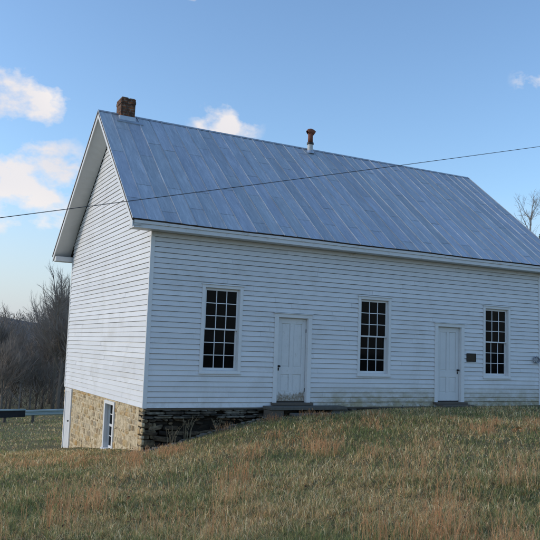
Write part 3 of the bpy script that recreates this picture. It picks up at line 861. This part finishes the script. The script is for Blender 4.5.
cbl = MB()
for k in range(4):
    r0 = .10+.02*math.sin(k*2.1); pts = []
    for i in range(25):
        q = 2*math.pi*i/24; pts.append((12.24+r0*math.cos(q)*1.05+.012*k, -.055-.012*k, 1.36+r0*math.sin(q)*.8+.01*math.sin(3*q+k)))
    cbl.tube(pts, .011, 6, caps=False)
cbl.tube([(12.24, -.02, 1.46), (12.24, -.09, 1.46), (12.24, -.10, 1.49)], .010, 6)
tag(cbl.build('cable_coil', 'cable', None, smooth=True), 'small pale coil of cable hung on the siding near the right corner', 'cable coil')

# overhead wire, a nearly straight run above the slope in front of the building
A = Vector((-3.81, -4, 3.31)); B_ = Vector((8.08, -4, 6.39)); dr = (B_-A)
pts = []
for i in range(61):
    f = -3.2+i*(7.0/60); p = A+dr*f; sagv = .035*((f-.5)**2-.25); pts.append((p.x, p.y, p.z+sagv*1.2))
w = MB(); w.tube(pts, .0062, 6); tag(w.build('overhead_wire', 'wire', None, smooth=True), 'single thin black overhead wire crossing in front of the metal roof', 'wire')

# pale stones along the foot of the foundation
rs = random.Random(12)
def rock(mb, c, sx, sy, sz, r):
    n = 9; rings = [(-.5, .6), (-.1, 1), (.3, .9), (.5, .5)]; vs = []
    ph = [r.uniform(.75, 1.15) for _ in range(n)]
    for h, k in rings:
        for j in range(n):
            q = 2*math.pi*j/n; vs.append((c[0]+sx*k*ph[j]*math.cos(q)+r.uniform(-.01, .01), c[1]+sy*k*ph[(j+2) % n]*math.sin(q)+r.uniform(-.01, .01), c[2]+sz*h+r.uniform(-.008, .008)))
    fs = [(i*n+j, i*n+(j+1) % n, (i+1)*n+(j+1) % n, (i+1)*n+j) for i in range(3) for j in range(n)] + [tuple(reversed(range(n))), tuple(3*n+j for j in range(n))]
    mb.add(vs, fs)
for i in range(20):
    x = .0+i*.155+rs.uniform(-.05, .05); y = -.20-rs.uniform(0, .22); mb = MB()
    sx, sz = rs.uniform(.04, .12), rs.uniform(.03, .08)
    rock(mb, (0, 0, 0), sx, rs.uniform(.05, .09), sz, rs)
    o = mb.build('loose_stone', 'loose', None, loc=(x, y, gz(x, y)+.01)); o.rotation_euler.z = rs.uniform(-.4, .4)
    tag(o, 'pale flat loose stone in the grass at the foot of the dark front foundation', 'stone', 'loose stones along the front foundation')

# guard rail across the far end of the field
def guardrail(p0, p1, dark, label, name):
    root = empty(name, (p0[0], p0[1], gz(*p0))); tag(root, label, 'guardrail')
    d = Vector((p1[0]-p0[0], p1[1]-p0[1], 0)); L = d.length; ang = math.atan2(d.y, d.x); root.rotation_euler.z = ang
    dz = gz(*p1)-gz(*p0)
    prof = [(0, .40), (-.05, .43), (-.05, .50), (0, .54), (0, .58), (-.05, .62), (-.05, .69), (0, .72), (.004, .72), (.004, .40)]
    if dark: prof = [(0, .28), (-.03, .28), (-.03, .66), (0, .66)]
    vs = []; N = 12
    for i in range(N+1):
        for (y, z) in prof: vs.append((L*i/N, y, z+dz*i/N))
    k = len(prof); fs = [(i*k+j, i*k+(j+1) % k, (i+1)*k+(j+1) % k, (i+1)*k+j) for i in range(N) for j in range(k)]
    b = MB(); b.add(vs, fs); b.build('rail', 'rail_shaded' if dark else 'galv', root)
    if dark:
        b = MB(); b.hexa([(0, -.12, .661), (L, -.12, .661+dz), (L, .09, .661+dz), (0, .09, .661), (0, -.12, .735), (L, -.12, .735+dz), (L, .09, .735+dz), (0, .09, .735)]); b.build('top_rail', 'galv', root)
    for i in range(int(L/2.4)+1):
        b = MB(); x = .4+i*2.4; b.box(x-.07, x+.07, .02, .16, -.6+dz*x/L, .68+dz*x/L); b.build('post', 'wood', root)
# left of the photo: angles derived from where it stands in the field
def on_field(px, D):   # point at camera distance D along the heading of an image column at the horizon
    a = YAW + math.atan((px-270)/FPX); return (CX+D*math.sin(a), CY+D*math.cos(a))
guardrail(on_field(-190, 41), on_field(34, 44.4), True, 'long low rail coloured dark for its shaded side, with a pale top board beyond the field at far left', 'roadside_rail')
guardrail(on_field(34.6, 43.8), on_field(250, 43), False, 'corrugated galvanised guardrail beyond the field, just left of the church', 'guardrail')

# ------------------------------------------------------------------ trees
def grow(seed, height, spread=.5, levels=5, trunk_r=.16, lean=0, dens=1.0, fork=.35):
    r = random.Random(seed); trunk = MB(); tw = MB()
    def rec(p, d, L, rad, lev):
        n = 4 if lev < 2 else 3; pts = [p]; cur = p.copy(); dd = d.copy()
        for i in range(n):
            dd = (dd + Vector((r.gauss(0, .12), r.gauss(0, .12), r.gauss(.03, .06)))*(1 if lev else .45)).normalized(); cur = cur+dd*L/n; pts.append(cur.copy())
        er = rad*(.62 if lev < levels-1 else .35)
        rads = [rad+(er-rad)*i/n for i in range(n+1)]
        (trunk if lev <= 1 else tw).tube(pts, rads, 7 if lev == 0 else (5 if lev == 1 else 3), caps=(lev == 0))
        if lev >= levels: return
        kids = {0: int(9*dens), 1: int(6*dens), 2: int(5*dens), 3: 4, 4: 3}.get(lev, 3)
        for k in range(kids):
            f = r.uniform(fork if lev == 0 else .2, 1.0) if k else 1.0
            i = min(n-1, int(f*n)); q = pts[i].lerp(pts[i+1], f*n-i)
            ax = dd.orthogonal().normalized(); ax.rotate(Matrix.Rotation(r.uniform(0, 2*math.pi), 3, dd))
            ang = r.uniform(.35, .95)*spread*2 if k else r.uniform(.05, .3)
            nd = (dd*math.cos(ang)+ax*math.sin(ang)); nd.z += .22 if lev < 2 else .12; nd.normalize()
            rr = (rad+(er-rad)*f)*r.uniform(.45, .7) if k else er*.95
            rec(q, nd, L*r.uniform(.5, .78)*(1.05-.35*f if k else .75), max(rr, .0035), lev+1)
    rec(Vector((0, 0, -.3)), Vector((lean, 0, 1)).normalized(), height*.5, trunk_r, 0)
    return trunk, tw
def make_tree(seed, height, label, bark='bark', twig='twigs', **kw):
    t, w = grow(seed, height, **kw)
    root = empty('bare_tree'); t.build('trunk', bark, root, smooth=True, tone=False); w.build('crown', twig, root, tone=False)
    tag(root, label, 'tree'); return root
def copy_tree(o, loc, rz, sc, label, group=None):
    c = o.copy(); COL.objects.link(c); c.location = loc; c.rotation_euler.z = rz; c.scale = (sc, sc, sc)
    for ch_ in o.children:
        d = ch_.copy(); COL.objects.link(d); d.parent = c
    c['label'] = label
    if group: c['group'] = group
    return c
G1 = 'bare trees along the far edge of the field'
protos = [make_tree(101, 9.5, '', spread=.45, dens=1.35), make_tree(102, 10.5, '', spread=.5, trunk_r=.2, dens=1.35), make_tree(103, 8, '', spread=.6, trunk_r=.12, dens=1.2, bark='birch', twig='twigs'),
          make_tree(104, 11, '', spread=.38, trunk_r=.17, dens=1.3)]
rt = random.Random(77)
row = []
# (image column, distance, height scale, prototype, label)
NEAR = [(3, 63, .84, 1, 'bare tree with a wide crown at the extreme left edge of the picture'),
        (18, 60, .72, 0, 'slender bare tree left of the hazy gap in the far treeline'),
        (38, 66, .78, 2, 'low pale-stemmed bare tree in the dip of the far treeline'),
        (60, 60, 1.05, 3, 'tall bare tree rising close against the left edge of the church'),
        (74, 64, 1.18, 1, 'tallest bare tree on the left, its trunk hidden behind the church gable'),
        (-18, 62, .85, 3, 'upright bare tree just outside the left picture edge, twigs reaching in'),
        (28, 59, .6, 2, 'small pale bare sapling in front of the dark woods'),
        (10, 56, .66, 0, 'bare tree in the front row, just right of the extreme left one'),
        (66, 57, .86, 1, 'bare tree in the front row whose twigs touch the church siding'),
        (-6, 72, .92, 0, 'tall bare tree in the back row at the extreme left'),
        (30, 76, .78, 3, 'bare tree in the back row at the middle of the far treeline'),
        (56, 82, 1.12, 1, 'large bare tree in the back row near the church'),
        (4, 78, .95, 3, 'tall narrow bare tree in the back row at far left'),
        (14, 68, .85, 2, 'pale bushy bare tree in the middle row at far left'),
        (44, 63, .62, 0, 'short bare tree just right of the dip in the treeline'),
        (68, 72, 1.2, 3, 'tall narrow bare tree in the back row beside the church corner'),
        (50, 70, .9, 0, 'bare tree set back behind the pale-stemmed one near the church')]
first = [True]*4
def place(pi, x, y, rz, sc, label, group=None):
    o = protos[pi]
    if first[pi]:
        first[pi] = False; o.location = (x, y, gz(x, y)-.1); o.rotation_euler.z = rz; o.scale = (sc, sc, sc); o['label'] = label
        if group: o['group'] = group
        return o
    return copy_tree(o, (x, y, gz(x, y)-.1), rz, sc, label, group)
for px, D, sc, pi, lab in NEAR:
    x, y = on_field(px, D); place(pi, x, y, rt.uniform(0, 6.28), sc, lab, G1)
for i in range(30):
    px = rt.choice([rt.uniform(-420, -30), rt.uniform(85, 480)]); D = rt.uniform(58, 85); x, y = on_field(px, D)
    place(rt.randrange(4), x, y, rt.uniform(0, 6.28), rt.uniform(.7, .95), 'bare tree in the far treeline hidden behind the church or beyond the left edge', 'far treeline out of view')
# right of the church
XR, YR = 21.6, 8.4
def tall_forked(seed, fz, crown_h, label, x, y):
    r = random.Random(seed); t, w = grow(seed, crown_h, spread=.5, trunk_r=.045, dens=.8, fork=.05, levels=4)
    up = lambda L: [(p[0], p[1], p[2]+fz) for p in L]
    t.v = up(t.v); w.v = up(w.v)
    t.tube([(0, 0, -.3), (.10, .05, fz*.35), (-.05, .02, fz*.7), (0, 0, fz-.2)], [.16, .12, .085, .05], 8)
    for k in range(16):
        z = r.uniform(.45, .98)*fz; q = r.uniform(0, 6.283); L = r.uniform(.7, 1.9)
        w.tube([(0, 0, z), (math.cos(q)*L*.5, math.sin(q)*L*.5, z+L*.35), (math.cos(q)*L*.8, math.sin(q)*L*.8, z+L*.9)], [.018, .011, .005], 4)
        for m_ in range(9):
            f = r.uniform(.3, 1); a = Vector((math.cos(q)*L*.8*f, math.sin(q)*L*.8*f, z+L*.9*f)); e = a+Vector((r.gauss(0, .25), r.gauss(0, .25), r.uniform(.2, .6)))
            w.tube([a, e], [.006, .004], 3)
    root = empty('bare_tree', (x, y, gz(x, y)-.1)); t.build('trunk', 'birch', root, smooth=True, tone=False); w.build('crown', 'birch', root, tone=False); tag(root, label, 'tree')
tall_forked(214, 7.9, 3.4, 'slim pale bare tree forking above the right end of the roof', 24.15, 11.15)
tall_forked(211, 8.0, 5.0, 'bare tree at the right picture edge beside the slim forked one', 25.4, 10.6)
def evergreen(seed, h, label):
    r = random.Random(seed); root = empty('evergreen_tree'); tag(root, label, 'tree')
    b = MB(); b.tube([(0, 0, -.3), (0, 0, h*.5), (0, 0, h*.97)], [.14, .09, .015], 7); b.build('trunk', 'bark', root)
    c = MB()
    for i in range(7000):
        t = r.random()**.8; z = h*(.08+.92*t); R = (1-t)**.75*h*.24*(.75+.35*math.sin(i*.37+z*3))+.05
        q = r.uniform(0, 6.283); rr = R*math.sqrt(r.random())
        p = Vector((rr*math.cos(q), rr*math.sin(q), z-.12*rr)); d = Vector((math.cos(q), math.sin(q), r.uniform(-.3, .5))).normalized()
        s = d.cross(Vector((r.gauss(0, 1), r.gauss(0, 1), r.gauss(0, 1)))).normalized()*.035; L = r.uniform(.10, .22); k = r.uniform(.6, 1.3)
        c.add([p-s, p+s, p+d*L+s*.4, p+d*L-s*.4], [(0, 1, 2, 3)], (k, k, k))
    c.build('crown', 'evergreen', root); return root
for x, y, h, lab in ((24.6, 10.6, 8.4, 'dark evergreen just peeping over the roof at the right edge'), (25.5, 10.2, 9.3, 'taller dark evergreen at the right picture edge behind the roof')):
    e = evergreen(int(x*10), h, lab); e.location = (x, y, gz(x, y)-.1)

# mass of brush and far woodland behind the treeline (uncountable)
def thicket(name, n, D0, D1, a0, a1, h0, h1, seed, wd, label):
    R = np.random.default_rng(seed)
    D = np.sqrt(R.uniform(D0**2, D1**2, n)); A = R.uniform(a0, a1, n)
    X = CX+D*np.sin(A); Y = CY+D*np.cos(A)
    keep = ~((X > -2) & (X < LEN+2) & (Y > -2) & (Y < WID+3)); X, Y, D = X[keep], Y[keep], D[keep]; n = len(X)
    Z = ground_z(np.clip(X, -150, 150), np.clip(Y, -150, 150)) + (lambda q: q*q*(3-2*q))(np.clip((Y-95)/170, 0, 1))*(9.5+3.5*np.sin(X*.011+.8)+2.2*np.sin(X*.031+2))*.95
    H = R.uniform(h0, h1, n)*(.8+.25*np.sin(X*.35+seed)+.12*np.sin(X*1.3+Y*.7))
    b0 = np.stack([X, Y, Z], 1)
    # start height: brush starts anywhere, leans and crosses
    s = R.uniform(0, .82, n)**1.0*H
    lean = R.normal(0, .7, (n, 2)); L = R.uniform(.08, .3, n)*H
    p0 = b0 + np.stack([R.normal(0, .3, n), R.normal(0, .3, n), s], 1)
    dirv = np.stack([lean[:, 0], lean[:, 1], np.ones(n)], 1); dirv /= np.linalg.norm(dirv, axis=1)[:, None]
    p2 = p0 + dirv*L[:, None]; p2[:, 2] = np.minimum(p2[:, 2], Z+H*1.05)
    p1 = (p0+p2)/2 + R.normal(0, .14, (n, 3))*L[:, None]
    ang = R.uniform(0, 6.283, n); w = (wd*R.uniform(.5, 1.5, n)*(D/60))[:, None]
    sd_ = np.stack([np.cos(ang), np.sin(ang), np.zeros(n)], 1)*w
    V = np.stack([p0-sd_, p0+sd_, p1-sd_*.75, p1+sd_*.75, p2-sd_*.25, p2+sd_*.25], 1).reshape(-1, 3)
    base = (np.arange(n)*6)[:, None]
    Fq = np.concatenate([base+np.array([[0, 1, 3, 2]]), base+np.array([[2, 3, 5, 4]])], 1).reshape(-1)
    k = np.repeat(R.uniform(.5, 1.5, n)**1.3, 6)[:, None]*np.array([[1, .98, .95]])
    o = fast_mesh(name, V, Fq, np.full(n*2, 4), k, 'thicket')
    tag(o, label, 'woods', kind='stuff'); return o
thicket('undergrowth', 60000, 54, 80, -.35, 1.15, 2.0, 5.2, 5, .014, 'dark leafless undergrowth filling the woods beyond the field')
thicket('far_woods', 110000, 80, 290, -.35, 1.15, 3.5, 8.0, 6, .020, 'distant bare brown woodland behind the field')

# ------------------------------------------------------------------ grass
def noise2(x, y, s, seed):
    r = np.random.default_rng(seed); out = np.zeros_like(x)
    for o in range(7):
        a = r.uniform(0, 6.283); f = s*1.55**o/2; ph = r.uniform(0, 6.283, 2)
        out += np.sin((x*np.cos(a)+y*np.sin(a))*f+ph[0]+1.3*np.sin((y*np.cos(a)-x*np.sin(a))*f*.8+ph[1]))/1.3**o
    return out/3.0
def inside_clear(X, Y):
    bld = (X > -.08) & (X < LEN+.1) & (Y > -.14) & (Y < WID+.1)
    stp = (X > 2.95) & (X < 5.17) & (Y > -.52) & (Y < 0) | (X > 3.46) & (X < 4.97) & (Y > -.83) & (Y < 0) | (X > 8.32) & (X < 9.48) & (Y > -.44) & (Y < 0)
    return bld | stp
def palette(X, Y, n, R, dry_bias):
    g = np.array([[.19, .23, .085], [.27, .28, .10], [.12, .16, .065], [.34, .32, .12], [.23, .25, .13]])
    d = np.array([[.72, .54, .27], [.88, .74, .46], [.55, .37, .18], [.42, .28, .14], [.70, .42, .19]])
    pd = np.clip(.36+.30*noise2(X, Y, .55, 3)+.34*noise2(X, Y, 3.1, 8)+dry_bias, .06, .93)
    isd = R.random(n) < pd
    c = np.where(isd[:, None], d[R.integers(0, 5, n)], g[R.integers(0, 5, n)])
    return c*R.uniform(.5, 1.9, n)[:, None], isd
def blades(name, X, Y, H, Wd, C, lean, R, label, cat, material='grass'):
    n = len(X); Z = ground_z(X, Y)-.01
    a = R.uniform(0, 6.283, n); l = lean*H
    dx, dy = np.cos(a)*l, np.sin(a)*l
    f = R.uniform(0, 6.283, n); sx, sy = np.cos(f)*Wd/2, np.sin(f)*Wd/2
    p0 = np.stack([X, Y, Z], 1); p1 = p0+np.stack([dx*.3, dy*.3, H*.55], 1)
    p2 = p0+np.stack([dx, dy, H*np.sqrt(np.clip(1-lean**2*.5, .12, 1))], 1)
    s = np.stack([sx, sy, np.zeros(n)], 1)
    V = np.stack([p0-s, p0+s, p1-s*.8, p1+s*.8, p2], 1).reshape(-1, 3)
    base = (np.arange(n)*5)[:, None]
    Fl = np.concatenate([base+np.array([[0, 1, 3, 2]]), base+np.array([[2, 3, 4]])], 1).reshape(-1)
    lt = np.tile([4, 3], n)
    o = fast_mesh(name, V, Fl, lt, np.repeat(C, 5, 0), material); tag(o, label, cat, kind='stuff'); return o
def ring(n, r0, r1, a0, a1, R, power=2):
    D = R.uniform(r0**power, r1**power, n)**(1/power); A = R.uniform(a0, a1, n)
    return CX+D*np.sin(A), CY+D*np.cos(A), D
A0, A1 = YAW-.50, YAW+.52
parts = []
for n, r0, r1, pw in ((300000, 3.6, 10.5, 1.3), (230000, 10.5, 21, 1.6), (120000, 21, 50, 1.5)):
    X, Y, D = ring(n, r0, r1, A0, A1, RNG, pw)
    k = ~inside_clear(X, Y); parts.append((X[k], Y[k], D[k]))
X = np.concatenate([p[0] for p in parts]); Y = np.concatenate([p[1] for p in parts]); D = np.concatenate([p[2] for p in parts])
# clump: pull half of the blades towards tuft centres
n = len(X); cell = .16
m_ = RNG.random(n) < .6
gx, gy = np.floor(X/cell), np.floor(Y/cell)
hx = np.modf(np.abs(np.sin(gx*127.1+gy*311.7)*43758.5))[0]; hy = np.modf(np.abs(np.sin(gx*269.5+gy*183.3)*43758.5))[0]
tx, ty = (gx+.2+.6*hx)*cell, (gy+.2+.6*hy)*cell
X = np.where(m_ & (D < 22), X+(tx-X)*.62, X); Y = np.where(m_ & (D < 22), Y+(ty-Y)*.62, Y)
k = ~inside_clear(X, Y); X, Y, D = X[k], Y[k], D[k]; n = len(X)
C, isd = palette(X, Y, n, RNG, 0)
tuft = np.modf(np.abs(np.sin(np.floor(X/.2)*91.7+np.floor(Y/.2)*57.3)*9173.3))[0]
H = (.03+.085*RNG.random(n)**1.8)*(.75+.7*tuft)*(1+.3*noise2(X, Y, 1.7, 21)); H = np.where(isd, H*1.12, H); H = np.clip(H, .03, .3)
nearwall = np.clip(np.minimum(np.hypot(np.clip(X, 0, LEN)-X, np.clip(Y, 0, WID)-Y)/1.2, 1), .45, 1); H *= nearwall
Wd = np.maximum(.0026, D*.00050)*RNG.uniform(.7, 1.5, n)
lean = np.abs(RNG.normal(.75, .5, n)).clip(0, 1.9)
blades('grass', X, Y, H, Wd, C, lean, RNG, 'rough unmown grass, green mixed with dry straw blades', 'grass')

# reddish broom-sedge: tall thin stems with fuzzy heads, in drifts
SPOTS = [(-1.45, -8.12, .45), (.4, -6.33, .6), (-1.11, -9.63, .4), (.79, -6.95, .5), (-.46, -9.84, .45), (.65, -8.99, .6), (.58, -9.61, .5), (2.9, -7.47, .8), (.6, -10.44, .4), (-.29, -11.39, .4), (-1.27, -10.68, .3), (-2.6, -8.62, .4), (-2.64, -10.12, .3), (2.25, -7.31, .6), (-3.25, -9.33, .35), (2.11, -8.66, .8)]
def sedge(n_try, seed):
    R = np.random.default_rng(seed)
    X, Y, D = ring(n_try, 4.2, 19, A0, A1, R, 1.5)
    # cluster on bunches
    c = .38; gx, gy = np.floor(X/c), np.floor(Y/c)
    h1 = np.modf(np.abs(np.sin(gx*12.9+gy*78.2)*43758.5))[0]; h2 = np.modf(np.abs(np.sin(gx*39.3+gy*11.1)*24634.6))[0]; h3 = np.modf(np.abs(np.sin(gx*73.1+gy*51.9)*15731.7))[0]
    px = 270+FPX*np.tan(np.clip(np.arctan2(X-CX, Y-CY)-YAW, -1.2, 1.2))
    side = np.clip((X-CX)*.06+.1, -.3, .45)          # thicker towards the right-hand side of the slope
    dens = .15*side*2+.55*noise2(X, Y, .85, 14)+.35*noise2(X, Y, 2.6, 15)-.02
    dens = dens - .12
    for sx_, sy_, rr_ in SPOTS: dens += .36*np.exp(-((X-sx_)**2+(Y-sy_)**2)/(rr_*rr_))
    keep = (h3 < np.clip(dens*1.7-.40, 0.05, .5)) & ~inside_clear(X, Y-.3)
    X, Y, D, gx, gy, h1, h2, h3 = [q[keep] for q in (X, Y, D, gx, gy, h1, h2, h3)]
    X = (gx+.15+.7*h1)*c+R.normal(0, .15, len(X)); Y = (gy+.15+.7*h2)*c+R.normal(0, .15, len(X))
    kk = ~inside_clear(X, Y); X, Y, D, gx, gy, h1, h2, h3 = [q[kk] for q in (X, Y, D, gx, gy, h1, h2, h3)]
    n = len(X); Z = ground_z(X, Y); H = (.20+.28*R.random(n))*(.75+.5*h1)
    H *= np.clip((19.5-D)/9, .35, 1)
    a = R.uniform(0, 6.283, n); ln = np.abs(R.normal(.3, .22, n))
    dx, dy = np.cos(a)*ln, np.sin(a)*ln
    V = []; Fs = []; LT = []; CC = []
    red = np.array([.66, .31, .14]); tan = np.array([.78, .55, .30])
    mixv = np.clip(R.normal(.34, .28, n)+.25*noise2(X, Y, 1.3, 19), 0, 1)[:, None]
    colr = (red*(1-mixv)+tan*mixv)*R.uniform(.7, 1.2, n)[:, None]
    wd = np.maximum(.0028, D*.00042)
    f = R.uniform(0, 6.283, n); s = np.stack([np.cos(f), np.sin(f), np.zeros(n)], 1)*wd[:, None]/2
    P = lambda t: np.stack([X+dx*H*t*t, Y+dy*H*t*t, Z+H*t], 1)
    V.append(np.stack([P(0)-s, P(0)+s, P(.55)-s, P(.55)+s, P(1)-s*.3, P(1)+s*.3], 1).reshape(-1, 3)); off = n*6
    base = (np.arange(n)*6)[:, None]; Fs.append(np.concatenate([base+np.array([[0, 1, 3, 2]]), base+np.array([[2, 3, 5, 4]])], 1).ravel()); LT.append(np.full(2*n, 4)); CC.append(np.repeat(colr, 6, 0))
    for q in range(7):     # fuzzy side spikelets
        t = R.uniform(.42, .98, n); p = P(0)+(P(1)-P(0))*0; p = np.stack([X+dx*H*t*t, Y+dy*H*t*t, Z+H*t], 1)
        a2 = R.uniform(0, 6.283, n); L = H*R.uniform(.09, .2, n); up = R.uniform(.7, 1.6, n)
        tip = p+np.stack([np.cos(a2)*L*.45, np.sin(a2)*L*.45, L*up*.7], 1)
        s2 = np.stack([-np.sin(a2), np.cos(a2), np.zeros(n)], 1)*(wd*1.0)[:, None]
        V.append(np.stack([p-s2*.5, p+s2*.5, tip], 1).reshape(-1, 3)); base = off+(np.arange(n)*3)[:, None]
        Fs.append((base+np.array([[0, 1, 2]])).ravel()); LT.append(np.full(n, 3)); CC.append(np.repeat(colr*1.1, 3, 0)); off += 3*n
    o = fast_mesh('broom_sedge', np.concatenate(V), np.concatenate(Fs), np.concatenate(LT), np.concatenate(CC), 'sedge')
    tag(o, 'reddish brown broom sedge standing in drifts above the grass', 'grass', kind='stuff')
    print('sedge stems', n)
sedge(75000, 91)

# fallen leaves and litter scattered through the grass
def litter(n, seed):
    R = np.random.default_rng(seed); X, Y, D = ring(n, 4, 24, A0, A1, R, 1.5); k = ~inside_clear(X, Y); X, Y, D = X[k], Y[k], D[k]; n = len(X)
    Z = ground_z(X, Y)+R.uniform(.02, .09, n); a = R.uniform(0, 6.283, n); s = R.uniform(.012, .03, n)
    u = np.stack([np.cos(a), np.sin(a), R.uniform(-.6, .6, n)], 1)*s[:, None]; v = np.stack([-np.sin(a), np.cos(a), R.uniform(-.6, .6, n)], 1)*s[:, None]*.6
    c = np.stack([X, Y, Z], 1); up = np.array([[0, 0, .006]])
    V = np.stack([c-u, c-v+up, c+u, c+v+up], 1).reshape(-1, 3); b_ = (np.arange(n)*4)[:, None]
    F = (b_+np.array([[0, 1, 2, 0, 2, 3]])).ravel(); pal = np.array([[.34, .18, .08], [.20, .12, .07], [.46, .30, .15], [.12, .08, .05]])
    tag(fast_mesh('leaf_litter', V, F, np.full(2*n, 3), np.repeat(pal[R.integers(0, 4, n)], 4, 0), 'sedge'), 'small dry brown leaves littered through the grass', 'leaf litter', kind='stuff')
litter(2200, 17)

# a few single things in the grass
def dry_weed(x, y, h, seed, label):
    r = random.Random(seed); mb = MB()
    for k in range(9):
        H = h*r.uniform(.55, 1); q = r.uniform(0, 6.283); l = H*r.uniform(.05, .45); bx, by = r.gauss(0, .04), r.gauss(0, .03)
        pts = [(bx+math.cos(q)*l*t*t, by+math.sin(q)*l*t*t*.6, -.03+H*t*(1-.12*t)) for t in (0, .35, .7, 1)]
        mb.tube(pts, [.004, .0035, .0025, .0012], 4)
        for m_ in range(5):
            t = r.uniform(.6, 1); c0 = Vector(pts[2]).lerp(Vector(pts[3]), (t-.6)/.4); a = r.uniform(0, 6.283)
            e = c0+Vector((math.cos(a)*.03, math.sin(a)*.03, .035)); mb.tube([c0, e], [.0025, .001], 3)
    o = mb.build('dry_weed', 'weed', None, loc=(x, y, gz(x, y)), tone=False); tag(o, label, 'weed', 'dry weeds by the front foundation')
m = Mat('weed_stem', .9, spec=.1); m.color((.30, .25, .16)); M['weed'] = m.m
dry_weed(.62, -.30, .55, 1, 'dry straw-coloured weed nearest the stone corner, before the dark foundation')
dry_weed(.98, -.32, .68, 2, 'tallest dry weed standing before the dark foundation')
dry_weed(1.7, -.34, .42, 3, 'short dry weed furthest from the corner, before the dark foundation')
m = Mat('dead_leaf', .8, spec=.2); m.color(m.mix(m.noise(20, 4), (.42, .20, .075), (.55, .33, .15))); M['leaf'] = m.m
m = Mat('dark_leaf', .8, spec=.2); m.color((.045, .028, .02)); M['leaf_dark'] = m.m
def leaves(x, y, n, R0, seed, matn, label):
    r = random.Random(seed); mb = MB()
    for i in range(n):
        c0 = Vector((r.gauss(0, R0), r.gauss(0, R0*.6), .09+r.uniform(0, .07))); q = r.uniform(0, 6.28); s = r.uniform(.03, .055)
        u = Vector((math.cos(q), math.sin(q), r.uniform(-.5, .5)))*s; v = Vector((-math.sin(q), math.cos(q), r.uniform(-.5, .5)))*s*.7
        up = Vector((0, 0, .012))
        vs = [c0-u, c0-u*.4-v+up, c0+u*.5-v*.8+up, c0+u*1.1, c0+u*.5+v*.8+up, c0-u*.4+v+up]
        mb.add(vs + [p-Vector((0, 0, .0015)) for p in vs], [(0, 1, 2, 3), (0, 3, 4, 5), (9, 8, 7, 6), (11, 10, 9, 6)])
    o = mb.build('fallen_leaves', matn, None, loc=(x, y, gz(x, y)), tone=False); tag(o, label, 'fallen leaves')
leaves(5.56, -5.6, 9, .07, 3, 'leaf', 'small patch of orange fallen leaves in the grass on the right')
leaves(-4.9, -8.7, 3, .03, 5, 'leaf_dark', 'dark curled fallen leaf in the grass at lower left')
